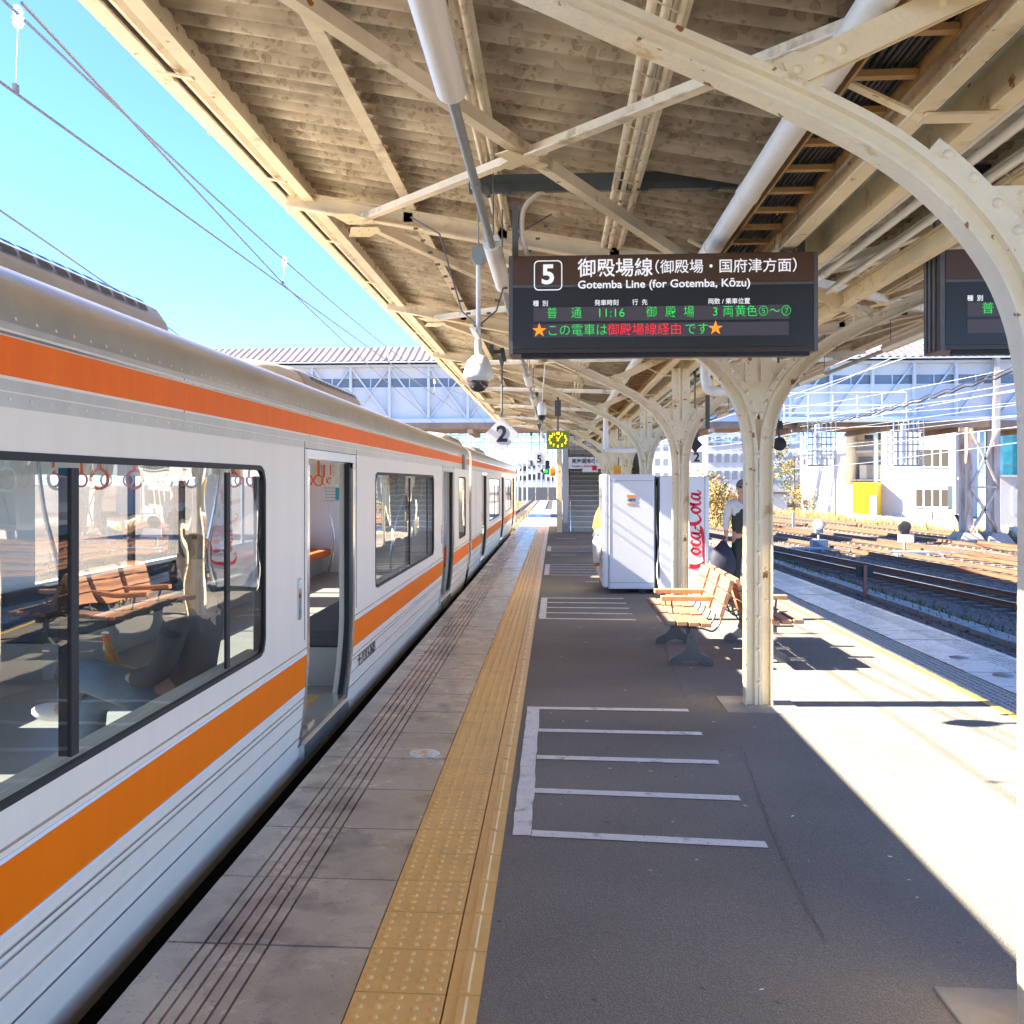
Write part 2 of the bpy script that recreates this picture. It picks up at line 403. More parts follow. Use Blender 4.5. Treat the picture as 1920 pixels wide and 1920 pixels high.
M['plaster'] = mat('white_building', (.58,.57,.55), .8, var=.04, vscale=.6)
M['plaster_grey'] = mat('grey_building', (.52,.54,.56), .8, var=.06)
M['pane'] = mat('dark_pane', (.06,.075,.09), .15)
M['pane_tan'] = mat('tan_shuttered_pane', (.035,.028,.02), .5)
M['yellow_box'] = mat('yellow_container', (.85,.52,.01), .5)
M['teal'] = mat('teal_netting', (.06,.36,.42), .8, var=.3, vscale=1.5)
M['blue_sheet'] = mat('blue_sheet', (.10,.38,.55), .6, var=.3, vscale=1)
M['grass_dry'] = mat('dry_grass', (.38,.28,.09), .9, var=.3, vscale=.8)
M['leaf_g'] = mat('leaf_green', (.09,.12,.03), .7, var=.4, vscale=1.5)
M['leaf_y'] = mat('leaf_autumn', (.32,.17,.04), .7, var=.4, vscale=1.5)
M['bark'] = mat('bark', (.12,.09,.06), .9)
M['stair'] = mat('concrete_stair', (.50,.45,.38), .8, var=.12)
M['stair_edge'] = mat('stair_nosing', (.85,.82,.75), .6)
M['skin'] = mat('skin', (.55,.33,.23), .5)
M['hair_grey'] = mat('grey_hair', (.16,.15,.145), .7)
M['hair_black'] = mat('dark_hair', (.03,.022,.018), .55)
M['shirt'] = mat('white_shirt', (.68,.68,.68), .8)
M['vest'] = mat('charcoal_vest', (.05,.055,.055), .85)
M['trouser'] = mat('dark_trousers', (.035,.04,.035), .85)
M['navy'] = mat('navy_cloth', (.022,.026,.05), .75, bump=.4, bscale=14)
M['sweater'] = mat('yellow_sweater', (.72,.43,.05), .85)
M['jeans'] = mat('blue_denim', (.13,.20,.28), .85, var=.25, vscale=7)
M['shoe'] = mat('black_shoe', (.02,.02,.02), .4)
M['shoe_white'] = mat('white_shoe', (.7,.7,.7), .6)
M['clock_face'] = emit('clock_green', (.06,.08,.008), .15)
M['clock_num'] = emit('clock_yellow', (.95,.62,.02), .25)
M['amber'] = mat('amber_panel', (.80,.36,.02), .5)
M['lamp_white'] = mat('lamp_diffuser', (.82,.81,.77), .35)
M['cctv'] = mat('white_camera_housing', (.8,.79,.76), .35)
M['smoked'] = mat('smoked_dome', (.06,.06,.06), .06, spec=.8)
M['sticker'] = mat('orange_sticker', (.8,.25,.04), .5)
M['signal_grey'] = mat('signal_grey', (.22,.25,.28), .5)
M['signal_blue'] = mat('signal_box_blue', (.10,.17,.26), .5)
M['bottle'] = mat('tea_bottle', (.55,.27,.06), .2)

# ------------------------------------------------------------------ lettering
def text(body, size, loc, m, parent, name='lettering', bold=0.0, sx=1.0, align='LEFT', face='-y', ext=.0015, label=None):
    cu = bpy.data.curves.new('lettering', 'FONT'); cu.body = body; cu.size = size; cu.extrude = ext
    cu.offset = bold * size; cu.align_x = align; cu.align_y = 'CENTER'; cu.resolution_u = 3
    to = bpy.data.objects.new('tmp', cu); COL.objects.link(to)
    dg = bpy.context.evaluated_depsgraph_get(); dg.update()
    me = bpy.data.meshes.new_from_object(to.evaluated_get(dg))
    bpy.data.objects.remove(to); bpy.data.curves.remove(cu)
    X = {'-y': ((1,0,0),(0,0,1)), '+x': ((0,1,0),(0,0,1)), '+z': ((1,0,0),(0,1,0)), 'up': ((0,0,1),(-1,0,0)), '+z90': ((0,1,0),(-1,0,0))}[face]
    ex, ey = Vector(X[0])*sx, Vector(X[1]); ez = Vector(X[0]).cross(ey)
    o0 = WL[parent.name] if parent else Vector((0,0,0)); L = Vector(loc)
    for v in me.vertices:
        c = v.co; v.co = L + ex*c.x + ey*c.y + ez*c.z - o0
    me.materials.clear(); me.materials.append(m); me.name = name
    o = bpy.data.objects.new(name, me); COL.objects.link(o)
    if parent: o.parent = parent
    WL[o.name] = o0
    return o
# ------------------------------------------------------------------ ground, platform
GZ = -1.12
g = MB(); g.add([(-400,-60,GZ),(400,-60,GZ),(400,900,GZ),(-400,900,GZ)], [(0,1,2,3)]); struct(g, 'ground', M['ballast'])
SK = -.0195                                   # the far edge closes in slightly
def redge(Y): return 4.52 + SK*Y
Y0, Y1 = -15.73, 90.0
p = MB()
poly = [(-.241,Y0),(redge(Y0)-1.10,Y0),(redge(Y1)-1.10,Y1),(-.241,Y1)]
p.add([(x,y,0) for x,y in poly], [(0,1,2,3)])
struct(p, 'pavement', M['asphalt'])
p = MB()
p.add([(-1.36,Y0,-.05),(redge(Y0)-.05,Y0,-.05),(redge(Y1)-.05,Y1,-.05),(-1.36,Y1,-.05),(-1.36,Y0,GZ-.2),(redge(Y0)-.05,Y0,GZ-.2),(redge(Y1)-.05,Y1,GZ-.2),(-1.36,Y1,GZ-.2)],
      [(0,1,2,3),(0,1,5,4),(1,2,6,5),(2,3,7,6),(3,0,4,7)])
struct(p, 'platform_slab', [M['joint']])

def slabs(sign, xin, xout, ylim, name):
    """edge slabs .6 m long with six ribs of real grooves towards the track"""
    mb = MB()
    gro = [.368 + .047*i for i in range(6)] if xout < 0 else [.43 + .047*i for i in range(6)]
    wd = abs(xout - xin); pr = [(0.0,-.045),(0.0,0.0)]
    for q in gro:
        if q > wd-.05: break
        pr += [(q-.0058,0),(q-.005,-.014),(q+.005,-.014),(q+.0058,0)]
    pr += [(wd-.012,0),(wd,-.012),(wd,-.09)]; pr.append((0,-.09))
    y = Y0
    n = len(pr)
    while y < ylim:
        a, b = y+.0065, y+.5935
        def X(q, yy): return (xin - q) if sign < 0 else (redge(yy) - wd + q)
        dz = rnd.uniform(-.0015,.0015)
        vs = [(X(q,a),a,z+dz) for q,z in pr] + [(X(q,b),b,z+dz) for q,z in pr]
        mb.add(vs, [(i,(i+1)%n,n+(i+1)%n,n+i) for i in range(n)] + [tuple(range(n)), tuple(range(n,2*n))])
        y += .6
    return struct(mb, name, M['slab'])
slabs(-1, -.656, -1.41, 90, 'paving_slab')
slabs(+1, 3.75, 4.52, 60, 'paving_slab')

def tactile(name, xa, xb, ylim, m, ridge, skew=False, sgn=1):
    mb = MB(); y = Y0; i = 0
    while y < ylim:
        off = (SK*y if skew else 0)
        a, b = xa+off, xb+off
        mb.box(a+.003, y+.0035, -.03, b-.003, y+.2965, .001)
        if y > 1.2:
            if y < 34:
                k = 8 if y < 12 else 5
                for ix in range(5):
                    for iy in range(5):
                        c = (a+.032+ix*.0595, y+.032+iy*.059, .001)
                        mb.lathe([(.0155,0),(.012,.0055),(.007,.0068),(0,.007)], c, k, 0)
        if ridge:
            ra, rb = (b+.003, b+.110) if sgn > 0 else (a-.110, a-.003)
            mb.box(ra, y+.0015, -.03, rb, y+.2985, .001)
            rc = ra+.052
            mb.prism([(rc-.018,.001),(rc-.011,.008),(rc+.011,.008),(rc+.018,.001)], 'y', y+.014, y+.286)
        y += .3; i += 1
    return struct(mb, name, m)
tactile('tactile_pavement', -.654, -.352, 60, M['tactile'], True)
tactile('tactile_pavement', 3.75-.34, 3.75-.035, 60, M['tactile_grey'], False, True)
l = MB()
y = Y0
while y < 60:
    l.add([(3.345+SK*y,y,.004),(3.408+SK*y,y,.004),(3.408+SK*(y+.3),y+.297,.004),(3.345+SK*(y+.3),y+.297,.004)], [(0,1,2,3)]); y += .3
struct(l, 'pavement_line', M['yellowline'])
# fill between yellow line and slab base is closed by the platform base

for k, (ya, yb, sl_) in enumerate(((4.62,7.27,.075),(11.95,14.15,.04),(17.6,19.9,.02),(23.6,25.5,0))):
    mb = MB()
    xs = [-.205,-.115]
    n = 18
    jl = [rnd.uniform(-.004,.004) for _ in range(n+1)]; jr = [rnd.uniform(-.004,.004) for _ in range(n+1)]
    vs = []
    for i in range(n+1):
        yy = ya + (yb-ya)*i/n; vs += [(-.205+jl[i],yy,.004),(-.115+jr[i],yy,.004)]
    mb.add(vs, [(2*i,2*i+1,2*i+3,2*i+2) for i in range(n)])
    for i in range(5):
        yy = ya + .035 + (yb-ya-.07)*i/4; sk = -sl_*(1-i/4)
        h = .045
        mb.add([(-.113,yy-h,.004),(.96,yy-h+sk,.004),(.96,yy+h*.8+sk,.004),(-.113,yy+h*.8,.004)], [(0,1,2,3)])
    struct(mb, 'pavement_marking', M['paint'])
mb = MB()
for (a,b,y) in ((-.1,.45,22.4),(.5,1.0,16.4),(.0,.6,29.0)): mb.add([(a,y,.004),(b,y,.004),(b,y+.09,.004),(a,y+.09,.004)],[(0,1,2,3)])
struct(mb, 'pavement_marking', M['paint'])
# round boarding markers in the slabs
def floor_disc(x, y, t, nm):
    mb = MB(); mb.lathe([(.095,-.01),(.095,.0035),(.09,.0042),(0,.0042)], (x,y,0), 32)
    o = tag(mb.build('boarding_marker', M['paint']), f'round pale floor marker {nm}', 'floor marker')
    if t: text(t, .13, (x,y,.006), M['tactile'], o, 'numeral', .02, align='CENTER', face='+z')
    return o
floor_disc(-.80, 5.98, '5', 'with a worn 5 beside the yellow tactile strip')
for i,(x,y) in enumerate(((3.80,9.6),(3.83,8.75))):
    mb = MB(); mb.lathe([(.085,-.01),(.085,.0035),(0,.0042)], (x,y,0), 28)
    tag(mb.build('boarding_marker', M['concrete']), ('blank grey disc in the far edge slabs, the one farther from the camera','blank grey disc in the far edge slabs, the one nearer the camera')[i], 'floor marker', 'blank floor discs on the far platform edge')
mb = MB(); mb.add([(1.69,6.68,.004),(2.0,6.68,.004),(1.98,7.12,.004),(1.69,7.12,.004)],[(0,1,2,3)])
struct(mb, 'floor_panel', M['paint'])
# litter of pale scuffs on the asphalt
mb = MB()
for i in range(90):
    x, y = rnd.uniform(-.1,3.0), rnd.uniform(2.2,12); a = rnd.uniform(0,3.14); q = rnd.uniform(.006,.02); r_ = q*rnd.uniform(.2,.5)
    c, s_ = math.cos(a), math.sin(a)
    mb.add([(x+c*q,y+s_*q,.0035),(x-s_*r_,y+c*r_,.004),(x-c*q,y-s_*q,.0035),(x+s_*r_,y-c*r_,.004)],[(0,1,2,3)])
tag(struct(mb, 'litter', M['paint']), kind='stuff')

mb = MB()
for pts in ([(1390,1400),(1425,1500),(1490,1650),(1550,1770)],[(1240,1180),(1262,1260),(1300,1330)]):
    P = [ground(u,v) for u,v in pts]; Q = smooth_path([(p_.x,p_.y) for p_ in P], 12); vs = []
    for (x,y) in Q:
        w_ = rnd.uniform(.001,.007); o_ = rnd.uniform(-.008,.008); vs += [(x-w_+o_,y+o_,.003),(x+w_+o_,y-o_,.003)]
    mb.add(vs, [(2*i,2*i+1,2*i+3,2*i+2) for i in range(len(Q)-1)])
struct(mb, 'pavement_seam', mat('tar_seam', (.175,.165,.148), .85, var=.3, vscale=14))
# ------------------------------------------------------------------ tracks
def track(x36, slope, y0, y1, label, base_z=GZ, sl=True, bend=0.0):
    c = lambda y: (x36 + slope*(y-36) + bend*(y-36)**2)
    t = thing('railway_track', label, 'track', (c(y0), y0, base_z), 'tracks beside the platform')
    ys = [y0 + (y1-y0)*i/24 for i in range(25)]
    for s in (-1, 1):
        mb = MB()
        prof = [(-.065,0),(.065,0),(.065,.018),(.012,.035),(.012,.115),(.034,.13),(-.034,.13),(-.012,.115),(-.012,.035),(-.065,.018)]
        vs, fs, n = [], [], len(prof)
        for y in ys: vs += [(c(y)+s*.56+q, y, base_z+.07+z) for q, z in prof]
        for i in range(len(ys)-1):
            for k in range(n): fs.append((i*n+k, i*n+(k+1)%n, (i+1)*n+(k+1)%n, (i+1)*n+k))
        mb.add(vs, fs, 0)
        vs = []
        for y in ys: vs += [(c(y)+s*.56-.026,y,base_z+.203),(c(y)+s*.56+.026,y,base_z+.203)]
        mb.add(vs, [(2*i,2*i+1,2*i+3,2*i+2) for i in range(len(ys)-1)], 1)
        mb.build('rail', [M['rail'], M['railtop']], t)
    mb = MB(); y = y0
    while y < min(y1, 95):
        mb.box(c(y)-1.0, y-.11, base_z-.05, c(y)+1.0, y+.11, base_z+.055+rnd.uniform(-.01,.01)); y += .66
    tag(mb.build('sleepers', M['sleeper'], t), kind='stuff')
    return t
track(-2.97, 0, -6, 150, 'platform track under the stainless train, running on past it')
track(5.62, -.0195, -4, 150, 'track right against the far platform edge, hidden below it')
SL = -.104
trs = [(8.85,'shaded track with two dark rails and polished tops beyond the concrete trough'),
       (12.3,'sunlit rusty track just beyond the shaded ballast and the two small signals'),
       (15.2,'rusty sunlit track passing the footbridge tower base on its near side'),
       (19.0,'rusty track running just behind the footbridge tower legs'),
       (22.3,'rusty track midway between the tower and the white building'),
       (25.4,'rusty siding in front of the white building and its verge'),
       ]
for x, lb in trs: track(x, SL, 8, 120, lb)
track(-7.0, .01, 10, 150, 'track on the far side of the train, showing beyond its end')
mb = MB()
for i in range(80):
    y = 6 + i*.8; x = 8.17 - .0215*y
    mb.box(x-.19, y+.004, GZ, x+.19, y+.796, GZ+.10+rnd.uniform(-.006,.006))
tag(mb.build('cable_trough', M['concrete']), 'low concrete cable trough running along the dark ballast', 'cable trough')
mb = MB()
for i in range(16):
    y = 40+i*2.0; x = 24.2+SL*(y-36)
    mb.box(x, y+.02, GZ, x+.3, y+1.98, GZ+.55)
tag(mb.build('low_wall', M['plaster']), 'low white wall along the verge before the white building', 'wall')

# ------------------------------------------------------------------ canopy
XC = 1.50
COLS = [-10.6,-6.05,-1.5, 3.05, 7.45, 12.0, 16.55, 21.1, 25.65, 30.2, 34.7]
CY0, CY1 = -14.0, 37.0
def zr(s): return 3.165 + .187*s
cano = thing('platform_canopy', 'cream steel platform canopy with stained corrugated roof sheets overhead', 'canopy', (XC, 0, 2.9))
PITCH, AMP, K = .175, .037, 8
for sg in (-1, 1):
    mb = MB(); nY = int((CY1-CY0)/PITCH*K); vs = []
    sxs = [.26, 1.0, 1.9, 2.7, 3.62]
    for layer in (0, 1):
        for i in range(nY+1):
            y = CY0 + (CY1-CY0)*i/nY; ph = 2*math.pi*(y-CY0)/PITCH
            dz = AMP*math.copysign(abs(math.sin(ph))**.8, math.sin(ph))
            for s in sxs: vs.append((XC+sg*s, y, zr(s)+.205+dz+layer*.009))
    n = len(sxs); fs = []
    for layer in (0, 1):
        o = layer*(nY+1)*n
        for i in range(nY):
            for k in range(n-1): fs.append((o+i*n+k, o+i*n+k+1, o+(i+1)*n+k+1, o+(i+1)*n+k))
    mb.add(vs, fs, 0, True)
    mb.build('roof_sheet', M['slate'], cano)
    # eave: fascia, soffit board and eave channel
    mb = MB()
    x = XC+sg*3.60
    z = zr(3.6)
    q = lambda s_, dz: (XC+sg*s_, zr(3.6)+dz)
    mb.prism([q(3.66,.00),q(3.66,.27),q(3.645,.27),q(3.645,.015),q(3.56,.01),q(3.56,-.005)], 'y', CY0, CY1)
    mb.prism([q(3.55,.06),q(3.535,.03),q(3.50,.012),q(3.465,.03),q(3.45,.06),q(3.45,.13),q(3.44,.13),q(3.44,.055),q(3.46,.02),q(3.50,-.002),q(3.54,.02),q(3.56,.06)], 'y', CY0, CY1)
    mb.prism([q(3.425,-.035),q(3.425,.16),q(3.415,.16),q(3.415,-.02),q(3.34,-.02),q(3.34,-.035)], 'y', CY0, CY1)
    yy = CY0
    while yy < CY1:
        mb.prism([q(3.662,-.004),q(3.662,.24),q(3.668,.24),q(3.668,-.004)], 'y', yy, yy+.05); mb.prism([q(3.56,-.012),q(3.42,-.045),q(3.42,-.037),q(3.56,-.004)], 'y', yy+.9, yy+.94); yy += 1.82
    mb.build('eave_fascia', M['cream_dirty'], cano)
    for s in (2.62, 1.90, 1.06):
        mb = MB(); zz = zr(s)
        mb.beam((XC+sg*s,CY0,zz+.12),(XC+sg*s,CY1,zz+.12),.012,.12); mb.beam((XC+sg*(s-.03),CY0,zz+.066),(XC+sg*(s-.03),CY1,zz+.066),.072,.011)
        if s < 1.95:
            for dx in (-.035,.03): mb.tube([(XC+sg*s+dx,CY0,zz+.045),(XC+sg*s+dx,CY1,zz+.045)], .016, 6)
            if s < 1.2:
                mb.tube([(XC+sg*s-.085,CY0,zz+.06),(XC+sg*s-.085,CY1,zz+.06)], .02, 6)
                yy = 0
                while yy < 14: mb.tube([(XC+sg*s-.10,yy,zz+.03),(XC+sg*s,yy+.1,zz+.025),(XC+sg*s+.06,yy+.2,zz+.05)], .004, 4); yy += .21
        # clips and hook bolts
        yy = CY0+.4
        while yy < 20: mb.box(XC+sg*s-.012,yy,zz+.178,XC+sg*s+.03,yy+.02,zz+.20); yy += .35
        mb.build('purlin', M['cream_dirty'], cano)
    for y in COLS:
        mb = MB()
        mb.ibeam((XC+sg*.22,y,zr(.22)),(XC+sg*3.56,y,zr(3.56)),.085,.125)
        for s in (2.62,1.9,1.06): mb.box(XC+sg*s-.035,y-.006,zr(s)-.02,XC+sg*s+.035,y+.055,zr(s)+.17)
        mb.beam((XC+sg*1.75,y,zr(1.75)-.07),(XC+sg*2.5,y,zr(2.5)-.07),.10,.014)
        mb.build('rafter', M['cream_dirty'], cano)
    for i in range(len(COLS)-1):
        a, b = COLS[i], COLS[i+1]
        for (sa, sb) in ((3.0,.35),(.35,3.0)):
            mb = MB()
            dz = -.085 if sa > sb else -.10
            mb.angle((XC+sg*sa,a+.05,zr(sa)+dz),(XC+sg*sb,b-.05,zr(sb)+dz),.062,.008)
            mb.build('roof_brace', M['cream_dirty'], cano)
        mb = MB(); sm = 1.675; ym = (a+b)/2; zz = zr(sm)-.105
        mb.prism([(XC+sg*sm-.14,ym-.10),(XC+sg*sm-.07,ym-.16),(XC+sg*sm,ym-.07),(XC+sg*sm+.07,ym-.16),(XC+sg*sm+.14,ym-.10),(XC+sg*sm+.08,ym),(XC+sg*sm+.14,ym+.10),(XC+sg*sm+.07,ym+.16),(XC+sg*sm,ym+.07),(XC+sg*sm-.07,ym+.16),(XC+sg*sm-.14,ym+.10),(XC+sg*sm-.08,ym)], 'z', zz-.006, zz)
        mb.build('brace_gusset', M['cream'], cano)
        for e, yy in ((1, a+.10),(-1, b-.10)):
            mb = MB()
            xx = XC+sg*2.98; z2 = zr(2.98)-.105
            mb.prism([(xx-.09,yy-.05*e),(xx+.12,yy-.05*e),(xx+.12,yy+.06*e),(xx-.0,yy+.24*e),(xx-.16,yy+.22*e)], 'z', z2-.006, z2)
            for (dx,dy) in ((-.05,.05),(.03,.02),(-.05,.15)): mb.dome((xx+dx,yy+dy*e,z2-.006),.012,.009,(0,0,-1),6)
            mb.build('brace_gusset', M['cream'], cano)
# valley gutter and the twin longitudinal beams over the columns
mb = MB()
mb.prism([(x_,z_+.17) for x_,z_ in ((XC-.36,3.30),(XC-.33,3.14),(XC-.2,3.09),(XC+.2,3.09),(XC+.33,3.14),(XC+.36,3.30),(XC+.34,3.30),(XC+.31,3.15),(XC+.19,3.10),(XC-.19,3.10),(XC-.31,3.15),(XC-.34,3.30))], 'y', CY0, CY1)
mb.build('valley_gutter', M['green_gutter'], cano)
y = CY0+.7
while y < CY1: mb = MB(); mb.box(XC-.33,y,3.225,XC+.33,y+.045,3.255); mb.build('gutter_strap', M['galv'], cano); y += 1.5
for dx in (-.10, .10):
    mb = MB(); s_ = 1 if dx > 0 else -1
    mb.box(XC+dx-.006,CY0,3.03,XC+dx+.006,CY1,3.21); mb.box(XC+dx+s_*.0065,CY0,3.20,XC+dx+s_*.075,CY1,3.21); mb.box(XC+dx+s_*.0065,CY0,3.03,XC+dx+s_*.075,CY1,3.04)
    for i in range(len(COLS)):
        for k in range(4): mb.dome((XC+dx+s_*.007,COLS[i]+.25+k*.09,3.12),.016,.012,(s_,0,0),8)
    mb.build('longitudinal_beam', M['cream'], cano)
for sx in (.62,-.62):
    mb = MB(); mb.ibeam((XC+sx,CY0,3.0),(XC+sx,CY1,3.0),.07,.12,.01); 
    if sx > 0: mb.build('longitudinal_beam', M['cream'], cano)
# short diagonal props from gutter beam to the roof between columns
for i in range(1, len(COLS)-1):
    for yy in (COLS[i]+.75, COLS[i]+3.6):
        mb = MB()
        for sg in (-1,1): mb.beam((XC+sg*.13,yy,3.02),(XC+sg*.62,yy,3.27),.05,.012)
        mb.beam((XC-.13,yy,3.02),(XC+.13,yy,3.02),.09,.012)
        mb.build('roof_prop', M['cream'], cano)

# ------------------------------------------------------------------ columns of two bent rails
ARC = smooth_path([(.051,0),(.051,1.0),(.051,1.72),(.058,1.94),(.092,2.14),(.170,2.325),(.312,2.51),(.50,2.668),(.727,2.797),(.977,2.917),(1.227,3.032),(1.477,3.152),(1.757,3.287),(2.007,3.432)], 5)
def rail_profile():
    # n < 0 is the foot (outer, lower side), n > 0 the head
    return [(-.0575,-.052),(-.0575,.052),(-.046,.052),(-.036,.012),(.018,.009),(.026,.030),(.0565,.030),(.0565,-.030),(.026,-.030),(.018,-.009),(-.036,-.012),(-.046,-.052)]
clab = {3.05:'nearest cream column at the right edge of the photo with its great arch overhead',
        7.45:'cream twin-rail column standing between the bench and the camera',
        12.0:'cream twin-rail column rising just behind the bench beside the white machines',
        16.55:'cream twin-rail column behind the white vending machines, topmost part showing',
        21.1:'slim cream column second beyond the vending machines',
        25.65:'slim cream column third beyond the vending machines',
        30.2:'farthest slim cream column before the staircase'}
for y in COLS[3:10]:
    t = thing('canopy_column', clab[y], 'column', (XC, y, 0), 'columns of bent rails carrying the canopy')
    for sg in (-1, 1):
        mb = MB()
        path = [(XC+sg*s, z) for s, z in ARC]
        pr = rail_profile()
        # left normal of an upward path points to -x: foot must be outside
        pr2 = [(-n*.86*(1 if sg < 0 else -1), yy+y) for n, yy in pr]
        mb.sweep(pr2, path, 0)
        f = MB()
        r_ = mb.build('arched_rail', M['cream_rail'], t)
        # riveted strap following the inside of the bend
        st = MB(); seg = [(s, z) for s, z in ARC if 2.08 < z < 2.62]
        spts = [(XC+sg*s, z) for s, z in seg]
        st.sweep([(sg*.0505,y-.024),(sg*.0505,y+.024),(sg*.096,y+.024),(sg*.096,y-.024)], spts, 0)
        for i in range(1, len(seg)-1, 2):
            (xa,za),(xb,zb) = spts[i-1], spts[i+1]; L = math.hypot(xb-xa, zb-za); nx, nz = -(zb-za)/L, (xb-xa)/L
            cx, cz = spts[i][0]+nx*sg*.074, spts[i][1]+nz*sg*.074
            for e in (-1, 1): st.dome((cx, y+e*.024, cz), .017, .012, (0,e,0), 9)
        for i in range(3, len(ARC)-12, 3):
            s, z = ARC[i]
            if y > 14: break
        st.build('riveted_strap', M['cream_rail'], t)
    gz = MB()
    inner = [(s, z) for s, z in ARC if 2.15 < z < 2.52]
    poly = [(XC-s+.05, z+.03) for s, z in inner] + [(XC+s-.05, z+.03) for s, z in reversed(inner)]
    gz.prism(poly, 'y', y-.009, y+.009)
    gz.prism([(XC-.09,2.16),(XC+.09,2.16),(XC+.14,2.36),(XC-.14,2.36)], 'y', y-.022, y+.022)
    for sx in (-.055,.055): gz.beam((XC+sx,y-.02,2.40),(XC+sx*1.2,y-.02,3.02),.085,.02,0,(0,1,0))
    for sx in (-1,1):
        for k in range(3): gz.dome((XC+sx*(.10+.055*k),y-.009,2.46-.0*k),.015,.011,(0,-1,0),8)
    gz.build('gusset_plate', M['cream_rail'], t)
    for sg in (-1, 1):
        kn = MB(); p0, p1 = Vector((XC+sg*.80,y,2.885)), Vector((XC+sg*.17,y,3.17)); d_ = (p1-p0).normalized()
        for e in (-1,1): kn.beam(p0+Vector((0,e*.016,0)), p1+Vector((0,e*.016,0)), .012, .085)
        for e in (-1,1):
            for q in (.03,.10,.17,.50,.57,.64):
                c_ = p0+d_*q+Vector((0,e*.022,0)); kn.dome(c_,.017,.013,(0,e,0),8)
        kn.prism([(XC+sg*.90,2.90),(XC+sg*.70,2.80),(XC+sg*.68,2.95),(XC+sg*.78,2.96)],'y',y-.0095,y+.0095)
        for q in ((.86,2.90),(.78,2.855),(.70,2.815)): kn.dome((XC+sg*q[0],y-.0095,q[1]+.02),.017,.013,(0,-1,0),8)
        kn.build('knee_strut', M['cream'], t)
    bl = MB()
    z = .18
    while z < 1.9:
        for e in (-1, 1):
            bl.dome((XC-.0,y+e*.028,z), .014, .018, (0,e,0), 8)
            bl.dome((XC+.062,y+e*.0105,z+.12), .017, .008, (0,e,0), 8) if int(z*10) % 3 == 0 else None
        bl.box(XC-.012,y-.028,z-.03,XC+.012,y+.028,z+.03); z += .24
    bl.build('column_bolts', M['cream_rail'], t)
    mb = MB(); mb.tube([(XC+.02,y+.09,0),(XC+.02,y+.09,3.24)], .038, 12); mb.build('drain_pipe', M['cream'], t)
    mb = MB(); mb.box(XC-.27,y-.27,-.04,XC+.27,y+.27,.008); mb.build('footing', M['concrete'], t, bevel=.006)

# ------------------------------------------------------------------ services under the canopy
mb = MB(); mb.tube([(.985,CY0,3.135),(.985,CY1,3.135)], .058, 16)
for y in [.5+1.15*i for i in range(30)]: mb.tube([(.985,y,3.135),(.985,y+.07,3.135)], .0625, 16)
tag(mb.build('drain_pipe', M['white_pipe']), 'thick white pipe running along under the canopy beside the cable ladder', 'pipe')
t = thing('cable_ladder', 'rusty cable ladder carrying black cables beside the thick white pipe', 'cable tray', (1.2,0,3.13))
for x in (1.085,1.325): mb = MB(); mb.beam((x,CY0,3.16),(x,CY1,3.16),.012,.05); mb.build('side_rail', M['rustwood'], t)
y = -1.0
while y < -1.0+.36*98: mb = MB(); mb.box(1.093,y,3.135,1.317,y+.042,3.16); mb.build('rung', M['rustwood'], t); y += .36
mb = MB()
for i in range(9):
    x = 1.105+i*.024; pts = []
    for j in range(30): pts.append((x+rnd.uniform(-.006,.006), CY0+.1+j*1.3, 3.177+rnd.uniform(0,.014)))
    mb.tube(pts, .0105, 6)
tag(mb.build('power_cable', M['cable'], t), kind='stuff')
clb = ['upper of the pale conduits right of the ridge beam, nearest the beam','pale conduit beside the ridge beam, second from the beam','lower pale conduit hung on props right of the ridge beam','thin pale conduit lying on the right longitudinal beam']
for i,(x,z,r_) in enumerate(((1.72,3.07,.020),(1.80,3.05,.023),(2.0,3.06,.022),(2.145,3.078,.014))):
    mb = MB(); mb.tube([(x,CY0,z),(x,CY1,z)], r_, 10); yy = 1.0
    while yy < 30: mb.tube([(x,yy,z),(x,yy+.05,z)], r_*1.25, 10); yy += 1.9
    tag(mb.build('conduit', M['white_pipe']), clb[i], 'conduit', 'conduits under the canopy centre')
# lighting lines
lamps = {}
for sg, x in ((-1,-.37),(1,3.42)):
    zc = 3.03
    mb = MB(); mb.tube([(x,.5,zc),(x,34,zc)], .021, 10)
    yy = 1.0
    while yy < 34: mb.tube([(x,yy,zc),(x,yy+.06,zc)], .026, 10); yy += 1.75
    tag(mb.build('conduit', M['galv']), 'grey conduit linking the strip lights on the %s side' % ('train' if sg < 0 else 'right-hand track'), 'conduit')
    nth = ['nearest','second','third','fourth','fifth','sixth','seventh','eighth','ninth']
    for k in range(9):
        y = 2.2 + 3.5*k
        t = thing('strip_light', '%s strip light from the camera in the row over the %s' % (nth[k], 'train side' if sg < 0 else 'right-hand side'), 'light', (x,y,zc), 'white strip lights under the canopy')
        mb = MB(); mb.prism([(x-.05,zc+.02),(x+.05,zc+.02),(x+.042,zc+.055),(x-.042,zc+.055)], 'y', y, y+1.3); mb.build('housing', M['white_pipe'], t)
        mb = MB(); pr = [(x+.055*math.cos(a), zc+.018-.05*math.sin(a)) for a in [math.pi*i/8 for i in range(9)]]
        mb.prism(pr, 'y', y+.01, y+1.29, 0, True); mb.build('diffuser', M['lamp_white'], t)
        mb = MB()
        for yy in (y+.15,y+1.15): mb.tube([(x,yy,zc+.055),(x,yy,zr(abs(x-XC))+.2)], .005, 5)
        mb.build('hanger_rod', M['dark_steel'], t)
